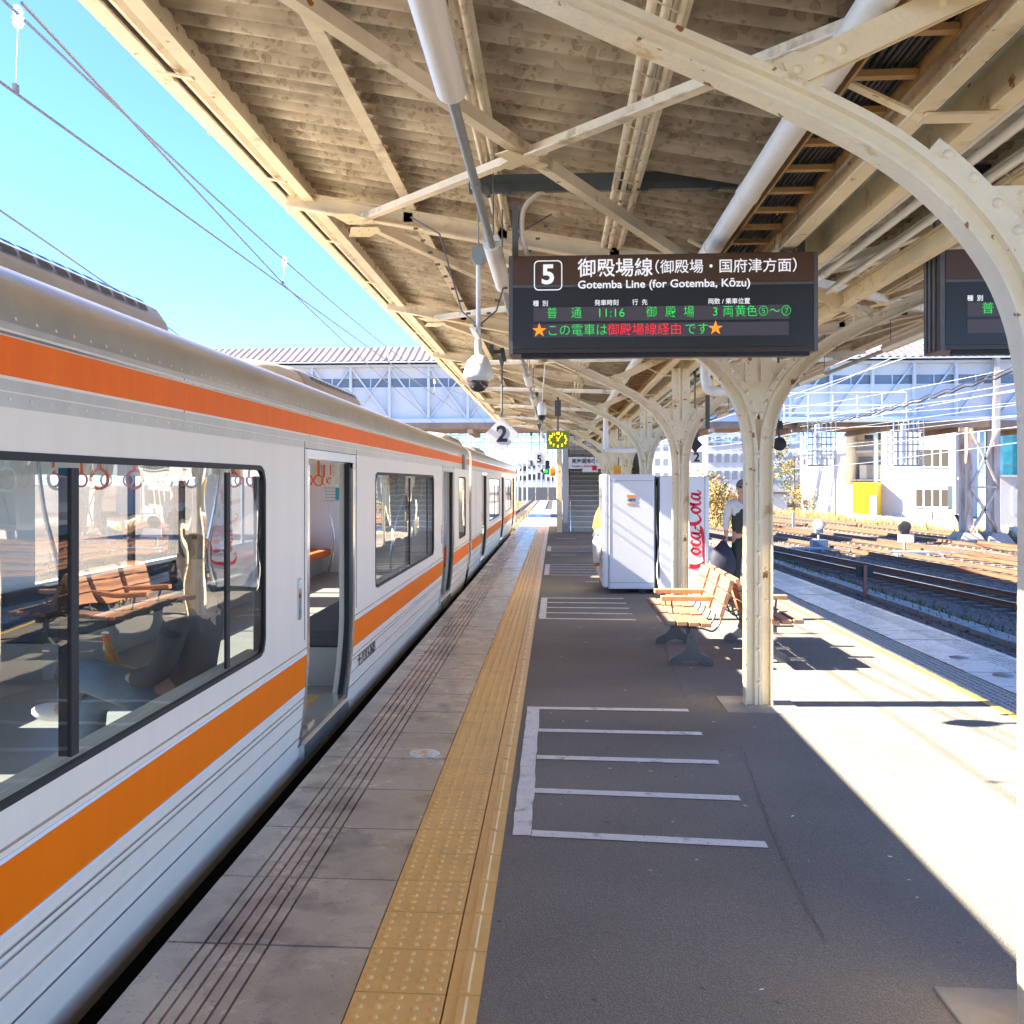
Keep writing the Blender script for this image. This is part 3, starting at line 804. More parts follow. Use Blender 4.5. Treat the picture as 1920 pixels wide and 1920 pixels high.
# ------------------------------------------------------------------ train
TXC = -2.97
SIDE = [(-1.60,-.16),(-1.575,-.09),(-1.555,0.0),(-1.538,.10),(-1.520,.22),(-1.506,.34),(-1.497,.45),(-1.490,.55),(-1.485,.66),(-1.485,.79),(-1.485,1.72),(-1.485,1.86),(-1.485,2.09)]
ROOF = [(-1.485,2.09),(-1.489,2.14),(-1.505,2.19),(-1.54,2.235),(-1.60,2.275),(-1.70,2.32),(-1.86,2.375),(-2.1,2.445),(-2.5,2.515),(-2.97,2.54)]
def sx_at(z):
    for (xa,za),(xb,zb) in zip(SIDE, SIDE[1:]):
        if za <= z <= zb: return xa + (xb-xa)*(z-za)/(zb-za)
    return SIDE[-1][0] if z > 0 else SIDE[0][0]
def mir(p): return (2*TXC-p[0], p[1])
FLOOR = .10
DZ0, DZ1, WZ0, WZ1 = .06, 1.81, .79, 1.72

def rrect(y0, y1, z0, z1, r, n=5):
    out = []
    for cy, cz, a0 in ((y1-r,z1-r,0),(y0+r,z1-r,90),(y0+r,z0+r,180),(y1-r,z0+r,270)):
        for i in range(n+1):
            a = R(a0+90*i/n); out.append((cy+r*math.cos(a), cz+r*math.sin(a)))
    return out
def ring(mb, outer, inner, x0, x1, m=0):
    n = len(outer)
    vs = [(x0,*p) for p in outer]+[(x0,*p) for p in inner]+[(x1,*p) for p in outer]+[(x1,*p) for p in inner]
    fs = []
    for i in range(n):
        j = (i+1) % n
        fs += [(2*n+i,2*n+j,3*n+j,3*n+i),(i,n+i,n+j,j),(i,j,2*n+j,2*n+i),(n+i,3*n+i,3*n+j,n+j)]
    return mb.add(vs, fs, m)

def train_car(name_label, ya, yb, doors, windows, small=(), number=None, acs=(), near=True):
    t = thing('train_car', name_label, 'train car', (TXC, (ya+yb)/2, GZ), 'cars of the stopped train')
    def wall(side, dr, wn, nm, m, inset=0.0):
        mb = MB()
        zs = sorted(set([z for _, z in SIDE] + [DZ0, DZ1]))
        wn = [(a+.02,b-.02) for a,b in wn]; ys = sorted(set([ya, yb] + [q for d in dr for q in d] + [q for w_ in wn for q in w_]))
        def X(z):
            x = sx_at(z) - inset
            return x if side > 0 else 2*TXC - x
        for i in range(len(ys)-1):
            yc = (ys[i]+ys[i+1])/2
            for j in range(len(zs)-1):
                zc = (zs[j]+zs[j+1])/2
                if any(a < yc < b and DZ0 < zc < DZ1 for a, b in dr): continue
                if any(a < yc < b and WZ0 < zc < WZ1 for a, b in wn): continue
                mb.add([(X(zs[j]),ys[i],zs[j]),(X(zs[j]),ys[i+1],zs[j]),(X(zs[j+1]),ys[i+1],zs[j+1]),(X(zs[j+1]),ys[i],zs[j+1])], [(0,1,2,3)], 0, False)
        return mb.build(nm, m, t)
    allw = list(windows)+list(small)
    body = wall(1, doors, allw, 'body_side', M['steel'])
    wall(-1, doors, allw, 'body_side', M['steel'])
    if near: 
        wall(1, doors, allw, 'interior_lining', M['int_wall'], .06); wall(-1, doors, allw, 'interior_lining', M['int_wall'], .06)
    # roof
    prof = ROOF + [mir(p) for p in reversed(ROOF[:-1])]
    mb = MB(); n = len(prof)
    mb.add([(x,ya,z) for x,z in prof]+[(x,yb,z) for x,z in prof], [(i,i+1,n+i+1,n+i) for i in range(n-1)], 0, True)
    mb.build('roof', M['roof_steel'], t)
    mb = MB(); mb.box(2*TXC+1.62, ya, 2.2, -1.62, yb, 2.22); mb.build('ceiling', M['int_wall'], t)
    # ends
    ends = [(-1.64,-.16),(-1.575,.10),(-1.49,.58),(-1.485,2.09)] + ROOF[2::2] 
    ends = ends + [mir(p) for p in reversed(ends)]
    for y, e in ((ya, 1), (yb, -1)):
        mb = MB(); mb.prism(ends, 'y', y, y+.05*e); mb.build('end_wall', M['steel'], t)
    if near:
        mb = MB(); mb.box(2*TXC+1.56, yb-.09, FLOOR, -1.56, yb-.055, 2.2)
        o = mb.build('bulkhead', M['int_wall'], t)
        mb = MB(); mb.box(-3.35,yb-.115,FLOOR,-2.6,yb-.092,1.95); mb.build('gangway_door', M['bright'], t)
        mb = MB(); mb.box(-4.05,yb-.105,1.28,-3.50,yb-.092,1.62); o = mb.build('route_map', M['white'], t)
        mm = MB()
        for i in range(5): mm.box(-4.0,yb-.109,1.33+i*.055,-3.55,yb-.1055,1.338+i*.055)
        mm.box(-3.8,yb-.1095,1.35,-3.6,yb-.106,1.56)
        mm.build('map_lines', M['teal'], o)
    # floor, sills
    mb = MB(); mb.box(2*TXC+1.57, ya+.05, FLOOR-.08, -1.57, yb-.05, FLOOR); mb.build('floor', M['int_floor'], t)
    mb = MB(); mb.box(-4.3, ya+.3, GZ+.35, -1.66, yb-.3, -.10); mb.build('underframe', M['under'], t)
    for yc in (ya+3.2, yb-3.2):
        mb = MB(); mb.box(-3.9, yc-1.3, GZ+.1, -2.0, yc+1.3, GZ+.6)
        for dy in (-1.05,1.05):
            mb.tube([(-2.36,yc+dy,GZ+.62),(-2.46,yc+dy,GZ+.62)], .43, 20); mb.tube([(-3.48,yc+dy,GZ+.62),(-3.58,yc+dy,GZ+.62)], .43, 20)
        mb.build('bogie', M['under'], t)
    # windows
    for (a, b) in allw:
        x = -1.483
        mb = MB(); ring(mb, rrect(a+.008,b-.008,WZ0-.016,WZ1+.020,.10), rrect(a+.030,b-.030,WZ0+.003,WZ1-.004,.085), -1.50, -1.4815)
        fr = mb.build('window_frame', M['rubber'], t)
        g_ = MB(); g_.add([(-1.4925,a,WZ0-.01),(-1.4925,b,WZ0-.01),(-1.4925,b,WZ1+.01),(-1.4925,a,WZ1+.01)], [(0,1,2,3)])
        g_.build('window_pane', M['winglass'], fr)
        if b-a > 3:
            mm = MB()
            for q in ((a+b)/2, b-.58): m3 = MB(); m3.box(-1.498,q-.024,WZ0+.02,-1.486,q+.024,WZ1-.02); m3.build('mullion', M['rubber'], fr)
            mm.box(-1.53,(a+b)/2-.02,WZ0+.02,-1.50,(a+b)/2+.02,WZ1-.02)
            mm.build('mullion', M['rubber'], fr)
            if near: lm = MB(); lm.box(-1.60,a-.05,WZ0-.06,-1.503,b+.05,WZ0-.002); lm.build('window_ledge', M['ledge'], t)
        xo = 2*TXC+1.4925
        g_ = MB(); g_.add([(xo,a,WZ0),(xo,b,WZ0),(xo,b,WZ1),(xo,a,WZ1)], [(0,1,2,3)]); g_.build('window_pane', M['clear'], t)
        xi = 2*TXC+1.50
        for q in ([(a+b)/2, b-.58] if b-a > 3 else []): mm = MB(); mm.box(xi-.01,q-.03,WZ0,xi+.05,q+.03,WZ1); mm.build('mullion', M['rubber'], t)
    # doors
    for (a, b) in doors:
        j = MB()
        for (q0, q1) in ((a-.045,a+.012),(b-.012,b+.055)):
            zz = [DZ0, .10,.22,.34,.45,.58,.72, DZ1-.05]
            vs = []
            for z in zz:
                x = sx_at(z); vs += [(x+.004,q0,z),(x+.004,q1,z),(x-.016,q1,z),(x-.016,q0,z)]
            fs = []
            for i in range(len(zz)-1):
                for k in range(4): fs.append((4*i+k,4*i+(k+1)%4,4*i+4+(k+1)%4,4*i+4+k))
            j.add(vs, fs)
        j.box(-1.58, a-.05, DZ1-.012, -1.4815, b+.055, DZ1+.045)
        j.build('door_frame', M['bright'], t)
        s_ = MB(); s_.box(-1.72,a+.013,-.02,sx_at(.03)+.035,b-.013,FLOOR-.035); s_.box(-1.70,a+.013,FLOOR-.034,sx_at(.08)+.01,b-.013,FLOOR+.012)
        s_.box(-1.585,a+.25,FLOOR-.03,-1.555,a+.42,FLOOR+.03)
        s_.build('door_sill', M['bright'], t)
        # open leaves: the edge of each leaf stands in the pocket with its black seal
        for (e, q) in ((1, b), (-1, a)):
            def post(x0, x1, w0, w1, nm, m_):
                lf = MB(); zz = [FLOOR+.014,.22,.34,.45,.55,.66,DZ1-.02]; vs = []
                for z in zz:
                    x = sx_at(z); vs += [(x-x0,q-e*w1,z),(x-x0,q-e*w0,z),(x-x1,q-e*w0,z),(x-x1,q-e*w1,z)]
                fs = [(0,1,2,3),(4*len(zz)-1,4*len(zz)-2,4*len(zz)-3,4*len(zz)-4)]
                for i in range(len(zz)-1):
                    for k in range(4): fs.append((4*i+k,4*i+(k+1)%4,4*i+4+(k+1)%4,4*i+4+k))
                lf.add(vs, fs); lf.build(nm, m_, t)
            post(.017, .055, -.06, .045, 'door_leaf', M['rubber'])
            if near: post(.056, .095, -.10, .030, 'door_pillar', M['ledge'])
        # far side door leaves, closed
        fd = MB(); xf = 2*TXC+1.56; fd.box(xf-.02,a,FLOOR,xf,b,.8); fd.box(xf-.02,a,1.72,xf,b,DZ1)
        for q in (a,(a+b)/2-.1,b-.1): fd.box(xf-.02,q,.8,xf,q+.1,1.72)
        fd.build('far_door', M['bright'], t)
        fg = MB(); fg.add([(xf-.01,a,.8),(xf-.01,b,.8),(xf-.01,b,1.72),(xf-.01,a,1.72)], [(0,1,2,3)]); fg.build('window_pane', M['clear'], t)
        mt = MB(); mt.box(-2.0,a+.05,FLOOR,-1.71,b-.05,FLOOR+.004); mt.build('door_mat', M['door_mat'], t)
    # stripes and ribs follow the side and stop at the doors
    def strip(nm, z0, z1, m, off=.0025, skip_doors=True, k=3):
        mb = MB(); segs = []; q = ya+.02
        for (a, b) in (sorted(doors) if skip_doors else []): segs.append((q, a-.05)); q = b+.06
        segs.append((q, yb-.02))
        for (a, b) in segs:
            vs = []
            for i in range(k+1):
                z = z0+(z1-z0)*i/k; vs += [(sx_at(z)+off,a,z),(sx_at(z)+off,b,z)]
            vs += [(sx_at(z0)-.004,a,z0),(sx_at(z0)-.004,b,z0),(sx_at(z1)-.004,a,z1),(sx_at(z1)-.004,b,z1)]
            fs = [(2*i,2*i+1,2*i+3,2*i+2) for i in range(k)]; o = 2*(k+1)
            fs += [(o,o+1,1,0),(2*k,2*k+1,o+3,o+2)]
            mb.add(vs, fs)
        return mb.build(nm, m, t)
    strip('orange_stripe', .432, .628, M['orange'])
    strip('white_edge', .418, .430, M['white'], .005); strip('white_edge', .630, .643, M['white'], .005); strip('body_rib', .664, .672, M['bright'], .005)
    for z in (.335,.365,.238,.125): strip('body_rib', z, z+.009, M['bright'], .006)
    strip('orange_stripe', 1.945, 2.052, M['orange_up'], skip_doors=False)
    strip('cant_band', 2.072, 2.088, M['steel_band'], .006, False); strip('cant_band', 1.905, 1.935, M['steel_band'], .004, False); strip('cant_band', 2.055, 2.063, M['bright'], .005, False); strip('cant_band', 1.86, 1.90, M['steel_band'], .0015, False)
    # rows of spot-weld dimples above the windows
    mb = MB(); q = ya+.3
    while q < yb-.3:
        mb.lathe([(.005,0),(.003,.0006),(0,.0009)], (-1.4805,q,1.882), 6, 0, (1,0,0)); mb.lathe([(.006,0),(.004,.0006),(0,.0009)], (-1.4815,q+.03,2.105), 6, 0, (1,.0,.2)); q += .11
    tag(mb.build('weld_dimples', M['steel'], t), kind='stuff')
    # panel joints
    mb = MB()
    for (a, b) in doors:
        for q in (a-.10, b+.12): mb.box(-1.4845,q-.004,-.03 if False else .72,-1.4825,q+.004,1.90)
        mb.box(-1.4845,a-.10,1.855,-1.4825,b+.12,1.860)
    q = ya+.9
    while q < yb-.5:
        if not any(a-.2 < q < b+.2 for a, b in list(doors)+list(allw)): mb.box(-1.4845,q-.0025,.72,-1.4832,q+.0025,1.85)
        mb.box(-1.4862,q-.002,2.064,-1.4832,q+.002,2.09); mb.box(-1.4845,q-.002,1.902,-1.4830,q+.002,1.944); q += 2.02
    tag(mb.build('panel_joint', M['under'], t), kind='stuff')
    for (a, b) in doors:
        if a < 3: continue
        lb = MB(); lb.box(-1.4845,b+.16,1.52,-1.4830,b+.22,1.60); lb.build('notice_label', M['white'], t)
    # door buttons
    for (a, b) in doors:
        mb = MB(); mb.prism(rrect(a-.27,a-.20,.86,1.10,.012,3), 'x', -1.4845, -1.476); o = mb.build('door_button', M['bright'], t)
        b_ = MB(); b_.box(-1.4755,a-.255,1.04,-1.4735,a-.215,1.09,0); b_.box(-1.4755,a-.25,.985,-1.4735,a-.22,1.01,1)
        for zz in (.88,.905,.93): b_.box(-1.4755,a-.25,zz,-1.4735,a-.22,zz+.016,2)
        b_.build('button_icons', [M['white'],M['black'],M['teal']], o)
    # air conditioners
    for (a, b, dome) in acs:
        pr = [(-2.16,2.42),(-2.20,2.56),(-2.25,2.63),(-2.36,2.685),(-2.6,2.715),(-2.97,2.72)]; pr = pr + [mir(p) for p in reversed(pr[:-1])]
        mb = MB(); n = len(pr)
        ysec = [(a,.90),(a+.05,.98),(a+.12,1),(b-.12,1),(b-.05,.98),(b,.90)]
        vs = [(TXC+(x-TXC)*k_, y, 2.42+(z-2.42)*k_) for y,k_ in ysec for x,z in pr]
        mb.add(vs, [(i*n+k,i*n+k+1,(i+1)*n+k+1,(i+1)*n+k) for i in range(len(ysec)-1) for k in range(n-1)], 0, True)
        mb.add(vs[:n], [tuple(range(n))]); mb.add(vs[-n:], [tuple(range(n))])
        ac = mb.build('air_conditioner', M['ac'], t)
        lv = MB(); q = a+.35; row = 0
        while q < b-.35:
            for r_, (xx, zz) in enumerate(((-2.222,2.60),(-2.27,2.648),(-2.40,2.693))):
                o_ = (.07 if r_ % 2 else 0)
                nx, nz = ((.9,.43),(.6,.8),(.18,.98))[r_]
                tx, tz = -nz, nx
                h = .020
                P = lambda yy, s_: (xx+tx*s_+nx*.005, yy, zz+tz*s_+nz*.005)
                lv.add([P(q+o_,-h),P(q+o_+.10,-h),P(q+o_+.115,0),P(q+o_+.10,h),P(q+o_,h),P(q+o_-.015,0)], [(0,1,2,3,4,5)])
            q += .145
        lv.build('louvre', M['black'], ac)
        if dome:
            fm = MB(); y0_ = a-dome
            sec = [(y0_,.02),(y0_+.15,.30),(y0_+.45,.58),(y0_+.85,.82),(y0_+1.25,.95),(a-.02,1.0)]
            vs = [(TXC+(x-TXC)*(.90+.10*k_), y, 2.40+(z-2.42)*k_) for y,k_ in sec for x,z in pr]
            fm.add(vs, [(i*n+k,i*n+k+1,(i+1)*n+k+1,(i+1)*n+k) for i in range(len(sec)-1) for k in range(n-1)], 0, True)
            fm.add(vs[-n:], [tuple(range(n))])
            fm.build('roof_fairing', M['fairing'], t)
    if number:
        text(number, .125, (sx_at(.285)+.009, doors[1][1]+.28, .285), M['ink'], t, 'car_number', .006, 1.0, 'LEFT', '+x')
    # interior fittings
    if near:
        blocks = [(doors[i][1]+.25, doors[i+1][0]-.25) for i in range(len(doors)-1)] + [(doors[-1][1]+.2, yb-.25)]
        for (a, b) in blocks:
            if b-a < .6: continue
            for e in (1, -1):
                f = (lambda x: x) if e > 0 else (lambda x: 2*TXC-x)
                mb = MB(); xs = sorted((f(-1.60), f(-2.10)))
                mb.box(xs[0],a,.40,xs[1],b,.52); mb.box(*( (f(-1.66),a,.52,f(-1.57),b,.70) if e>0 else (f(-1.57),a,.52,f(-1.66),b,.78)))
                mb.build('bench_seat', M['seat_dark'] if a < 12 else M['seat'], t, bevel=.03)
                mb = MB(); xs = sorted((f(-1.60), f(-1.95))); mb.box(xs[0],a+.02,FLOOR,xs[1],b-.02,.395); mb.build('seat_base', M['int_grey'], t)
                for q in (a-.02, b+.02):
                    mb = MB(); pts = [(f(-2.05),q,FLOOR),(f(-2.15),q,.55),(f(-2.10),q,1.0),(f(-1.98),q,1.5),(f(-1.90),q,2.2)]
                    mb.tube(smooth_path(pts,5), .016, 8); mb.build('grab_pole', M['bright'], t)
            for x in (-2.3, 2*TXC+2.3):
                mb = MB(); mb.tube([(x,a,1.98),(x,b,1.98)], .014, 8); bar = mb.build('strap_rail', M['bright'], t)
        for x in (-2.3, 2*TXC+2.3):
            y = 4.0; k = 0
            while y < yb-.5:
                mb = MB(); mb.box(x-.012,y-.002,1.72,x+.012,y+.002,1.97)
                rp = [(x+.045*math.cos(a_), y, 1.672+.05*math.sin(a_)) for a_ in [2*math.pi*i/14 for i in range(15)]]
                mb.tube(rp, .008, 6); mb.build('hand_strap', M['orange_up'] if (k % 5) in (2,3) else M['white'], t); y += .42; k += 1
        mb = MB()
        for k in range(6):
            y = 8.0+k*1.45; mb.box(-3.5,y,1.9,-2.45,y+.004,2.16)
        mb.build('hanging_poster', M['white'], t)
    return t

D1 = [(-1.30,0.0),(5.86,7.16),(13.0,14.3)]
W1 = [(.95,4.98),(8.05,12.0)]
car1 = train_car('near stainless train car with orange stripes and a wide open door', -3.1, 16.95, D1, W1, [(15.1,16.25)], 'モハ313-2603', [(1.0,5.55,0),(8.5,11.1,1.75)])
D2 = [(19.95,21.25),(27.1,28.4),(34.1,35.4)]
car2 = train_car('farther stainless train car behind the gangway gap, three open doors', 17.45, 37.0, D2, [(22.1,26.1),(29.3,33.2)], (), None, [(20.5,23.2,1.5),(28,31,0)], near=False)
mb = MB(); mb.box(-3.6,16.951,.1,-2.34,17.449,2.1)
for k in range(5): mb.box(-3.66,16.98+k*.095,.06,-2.28,17.02+k*.095,2.16)
mb.build('gangway_bellows', M['under'], car1)
mb = MB(); mb.box(-1.50,16.955,.2,-1.492,16.99,1.9); mb.box(-1.50,17.39,.2,-1.492,17.445,1.9); mb.build('gap_guard', M['white'], car1)
# destination lamp box above the band
mb = MB(); mb.box(-1.482,15.6,1.86,-1.44,15.95,2.10); mb.build('side_lamp', M['int_grey'], car1)

# ------------------------------------------------------------------ overhead wires on the train side
def wire(label, pts, r=.008, m='wire', group='overhead wires above the train'):
    mb = MB(); mb.tube(pts, r, 6, 0); return tag(mb.build('overhead_wire', M[m]), label, 'wire', group)
cw = [(-2.97,-2,3.80),(-2.97,20,3.80),(-3.05,45,3.82),(-2.9,90,3.85)]
wire('dark contact wire above the train, the lowest of the long wires over the carriage roof', cw, .0085)
def mess(y): return 4.02 + .42*((y-16)/14.5)**2*.9
ms = [(-2.95,y,mess(y)) for y in range(-2,36,2)]
ms += [(-2.95,y,4.02+.42*((y-58)/26)**2*.9) for y in range(38,80,4)]
wire('upper catenary wire with insulators, highest of the long wires over the carriage', ms, .0085)
wire('slanting wire crossing from the upper left over the train to the distance', [(-2.46,4.4,3.87),(-3.03,10.9,3.86),(-3.6,20,3.84),(-4.3,33.9,3.80),(-5.2,60,3.8)], .0085)
wire('low wire half hidden behind the roof equipment at the far left', [at(-120,315,5.0),at(0,395,6.0),at(75,446,7.0),at(240,560,10.0),at(420,690,16)], .008)
for k, y in enumerate((5.25,10.6,17.3,24.0)):
    t = thing('wire_dropper', ('nearest dropper with a white insulator in the top left corner','second dropper hanging between the two wires above the carriage','third dropper hanging between the wires near the bridge roof','fourth small dropper in front of the bridge')[k], 'dropper', (-2.96,y,3.81), 'droppers between the overhead wires')
    mb = MB(); mb.tube([(-2.97,y,3.81),(-2.955,y,mess(y)-.06)], .004, 5); mb.build('dropper_rod', M['wire_bright'], t)
    mb = MB(); mb.lathe([(0,-.07),(.02,-.065),(.032,-.04),(.02,-.03),(.034,-.01),(.02,0),(.03,.02),(.012,.04),(0,.045)], (-2.955,y,mess(y)), 10); mb.box(-2.97,y-.025,mess(y)+.03,-2.945,y+.025,mess(y)+.05); mb.build('insulator', M['insul'], t)
    mb = MB(); mb.box(-2.98,y-.02,3.80,-2.96,y+.02,3.85); mb.build('clamp', M['wire'], t)
# ------------------------------------------------------------------ departure boards
def board(x0, x1, y, z0, z1, lab, full, thick=.30):
    yb = y + thick
    t = thing('departure_board', lab, 'sign', ((x0+x1)/2, y, z0))
    mb = MB(); mb.box(x0, y+.012, z0, x1, yb-.012, z1); mb.build('case', M['brown_frame'], t, bevel=.006)
    H = z1-z0; zm = z0 + H*.70
    mb = MB(); mb.box(x0+.022, y, zm, x1-.022, y+.0118, z1-.006); mb.box(x0+.022,yb-.0118,zm,x1-.022,yb,z1-.006); mb.build('name_panel', M['brown'], t)
    mb = MB(); mb.box(x0+.022, y+.002, z0+.03, x1-.022, y+.0118, zm-.002); mb.box(x0+.022,yb-.0118,z0+.03,x1-.022,yb-.002,zm-.002); mb.build('display_panel', M['sign_black'], t)
    mb = MB(); mb.box(x0-.004,y+.004,z0,x0+.02,y+.0118,z1); mb.box(x1-.02,y+.004,z0,x1+.004,y+.0118,z1); mb.box(x0+.022,y-.001,zm-.016,x1-.022,y+.0015,zm-.002)
    for q in (.09,.16,.22): mb.box(x0-.007,y+q,z0+.01,x0+.0,y+q+.03,z1-.005)
    mb.build('trim', M['dark_steel'], t)
    mb = MB(); mb.box(x0+.07,y+.02,z0-.022,x1-.04,y+.06,z0-.0005); mb.build('drip_bar', M['rubber'], t)
    mb = MB()
    xs = (x0+.03, x1-.06)
    for q in xs: mb.box(q-.018,y+.12,z1,q+.018,y+.17,3.36)
    mb.build('hanger', M['dark_steel'], t)
    W = x1-x0
    px = lambda u: x0 + W*(u-955)/578.0
    pz = lambda v: z1 - H*(v-480)/184.0
    yt = y-.0022
    L = MB()
    lx0, lx1 = px(1001), px(1480)
    L.box(lx0,y-.001,pz(604),lx1,y+.0019,pz(578)); L.box(lx0,y-.001,pz(634),lx1,y+.0019,pz(609)); L.build('led_strip', M['led_panel'], t)
    s = H/184.0
    if full:
        text('5', 50*s, (px(1029),yt,pz(518)), M['white_ink'], t, 'numeral', .028, 1.05, 'CENTER')
        mb = MB(); o = rrect(px(1002),px(1056),pz(546),pz(490),.028); i_ = rrect(px(1002)+.006,px(1056)-.006,pz(546)+.006,pz(490)-.006,.023)
        n = len(o); vs = [(p[0],y-.003,p[1]) for p in o]+[(p[0],y-.003,p[1]) for p in i_]+[(p[0],y,p[1]) for p in o]+[(p[0],y,p[1]) for p in i_]
        fs = []
        for k in range(n):
            j = (k+1) % n; fs += [(k,j,n+j,n+k),(k,2*n+k,2*n+j,j),(n+k,n+j,3*n+j,3*n+k)]
        mb.add(vs, fs); mb.build('numeral_frame', M['white_ink'], t)
        text('御殿場線', 36*s, (px(1085),yt,pz(508)), M['white_ink'], t, 'line_name', .010, .97)
        text('（御殿場・国府津方面）', 27*s, (px(1213),yt,pz(507)), M['white_ink'], t, 'line_name', .004, .99)
        text('Gotemba Line (for Gotemba, Kōzu)', 20.5*s, (px(1085),yt,pz(537)), M['white_ink'], t, 'line_name', .014, 1.06)
        for b_, u in (('種  別',1000),('発車時刻',1117),('行  先',1188),('両数 / 乗車位置',1330)):
            text(b_, 11.5*s, (px(u),yt,pz(571)), M['white_ink'], t, 'column_heading', .006, .98)
        g = M['led_green']
        for b_, u, k in (('普',1026,1),('通',1072,1),('11:16',1121,1.15),('御',1214,1),('殿',1250,1),('場',1284,1),('3',1338,1.1),('両',1357,1),('黄色⑤〜⑦',1380,1)):
            text(b_, 22.5*s, (px(u),yt,pz(590)), g, t, 'led_text', -.011, k*.92)
        text('★', 25*s, (px(1000),yt,pz(622)), M['led_orange'], t, 'led_star', .03, 1)
        text('この電車は', 23.5*s, (px(1026),yt,pz(622)), g, t, 'led_text', -.011, .97)
        text('御殿場線経由', 23.5*s, (px(1141),yt,pz(622)), M['led_red'], t, 'led_text', -.008, .98)
        text('です', 23.5*s, (px(1286),yt,pz(622)), g, t, 'led_text', -.011, .95)
        text('★', 25*s, (px(1332),yt,pz(621)), M['led_orange'], t, 'led_star', .03, 1)
    else:
        text('種  別', 11.5*s, (px(1000),yt,pz(571)), M['white_ink'], t, 'column_heading', .006, .98)
        text('普', 22.5*s, (px(1026),yt,pz(590)), M['led_green'], t, 'led_text', -.011, 1)
    return t
SY = 5.86
a_, b_ = at(955,665,SY), at(1533,476,SY)
SX0, SX1, SZ0, SZ1 = a_.x, b_.x, at(1240,661,SY).z, at(1240,475,SY).z
bd = board(SX0, SX1, SY, SZ0, SZ1, 'brown departure board for line 5 with green and red LED text hanging at centre', True)
x2 = at(1766,600,SY).x
bd2 = board(x2, x2+(SX1-SX0), SY, SZ0, SZ1, 'brown departure board at the right edge, cut by the arch, mostly hidden', False)
bt = at(900,345,SY+.14)
def channel(name, lab, x0, x1, y, z, h, rods, dark=False):
    t = thing(name, lab, 'support rail', ((x0+x1)/2, y, z))
    mb = MB(); mb.box(x0,y-.02,z,x1,y+.02,z+h*.42); mb.box(x0-.004,y-.024,z+h*.42,x1+.004,y+.026,z+h*.5); mb.box(x0,y-.02,z+h*.5,x1,y+.02,z+h)
    for q in range(int((x1-x0)/.42)): mb.box(x0+.2+q*.42,y-.026,z-.012,x0+.24+q*.42,y+.02,z+.02)
    mb.build('channel', M['dark_steel' if dark else 'channel'], t)
    mb = MB()
    for q in rods: mb.tube([(q,y,z-.03),(q,y,zr(abs(q-XC))+.2)], .007, 6); mb.box(q-.02,y-.028,z+h-.01,q+.02,y+.028,z+h+.02); mb.box(q-.018,y-.03,z-.02,q+.018,y+.03,z+.004)
    mb.build('hanger_rod', M['dark_steel'], t); return t
channel('support_rail', 'long grey channel rail carrying the centre departure board', at(880,345,SY+.14).x, at(1600,345,SY+.14).x, SY+.145, bt.z-.055, .105, (at(912,345,SY).x, at(1585,345,SY).x))
x3 = at(1540,60,3.9).x
channel('support_rail', 'short dark channel rail hung beneath the cable ladder at top right', x3, at(1820,60,3.9).x, 3.9, at(1600,75,3.9).z, .055, (x3+.04, at(1790,60,3.9).x), True)
channel('support_rail', 'grey channel rail carrying the right-hand departure board', x2-.1, x2+2.0, SY+.145, bt.z-.055, .105, (x2+.05, x2+1.9))
# flexible conduits into the boards
for (pts, lb) in (([(SX0+.11,SY+.14,SZ1),(SX0+.07,SY+.14,SZ1+.18),(SX0+.09,SY+.14,SZ1+.33),(SX0+.2,SY+.15,SZ1+.43)],'corrugated beige hose curving into the left end of the centre board'),
                  ([(SX1-.13,SY+.14,SZ1),(SX1-.11,SY+.14,SZ1+.16),(SX1+.0,SY+.15,SZ1+.27),(SX1+.16,SY+.15,SZ1+.30),(SX1+.3,SY+.2,SZ1+.30)],'corrugated beige hose bending right from the right end of the centre board'),
                  ([(SX1-.2,SY+.14,SZ1),(SX1-.185,SY+.14,SZ1+.2),(SX1-.2,SY+.14,SZ1+.42)],'straight corrugated hose rising from the right end of the centre board')):
    mb = MB(); pp = smooth_path(pts, 14); mb.tube(pp, [.017 if i % 2 else .0145 for i in range(len(pp))], 8)
    tag(mb.build('flexible_conduit', M['cream_dirty']), lb, 'hose')

# ------------------------------------------------------------------ cctv
cy = 6.75
c0 = at(897,690,cy)
t = thing('security_camera', 'white dome security camera on a long pole left of the departure board', 'camera', (c0.x,cy,at(897,735,cy).z))
zb = at(897,735,cy).z; zc = at(897,712,cy).z
mb = MB(); mb.lathe([(.0,.15),(.03,.148),(.045,.14),(.075,.11),(.098,.05),(.108,.0),(.104,-.012),(.085,-.016),(.082,-.03),(.06,-.03)], (c0.x,cy,zc+.02), 28); mb.build('housing', M['cctv'], t)
mb = MB(); mb.lathe([(.074,0),(.072,-.03),(.055,-.058),(.03,-.074),(0,-.08)], (c0.x,cy,zc-.006), 24); mb.build('lens_dome', M['smoked'], t)
mb = MB(); mb.tube([(c0.x,cy,zc+.15),(c0.x,cy,zc+.27)], .025, 12); mb.tube([(c0.x,cy,zc+.26),(c0.x,cy,at(897,470,cy).z)], .017, 10); mb.beam((c0.x-.05,cy,zc+.36),(c0.x,cy,zc+.27),.05,.03)
mb.build('pole', M['white_pipe'], t)
zt = at(897,470,cy).z
mb = MB(); mb.prism([(c0.x-.045,zt-.06),(c0.x-.02,zt-.10),(c0.x+.02,zt-.10),(c0.x+.045,zt-.06),(c0.x+.045,zt+.02),(c0.x-.045,zt+.02)], 'y', cy-.03, cy+.03); mb.tube([(c0.x,cy,zt),(c0.x,cy,zr(2.0)+.1)], .006, 6)
mb.build('mount', M['galv'], t)
mb = MB()
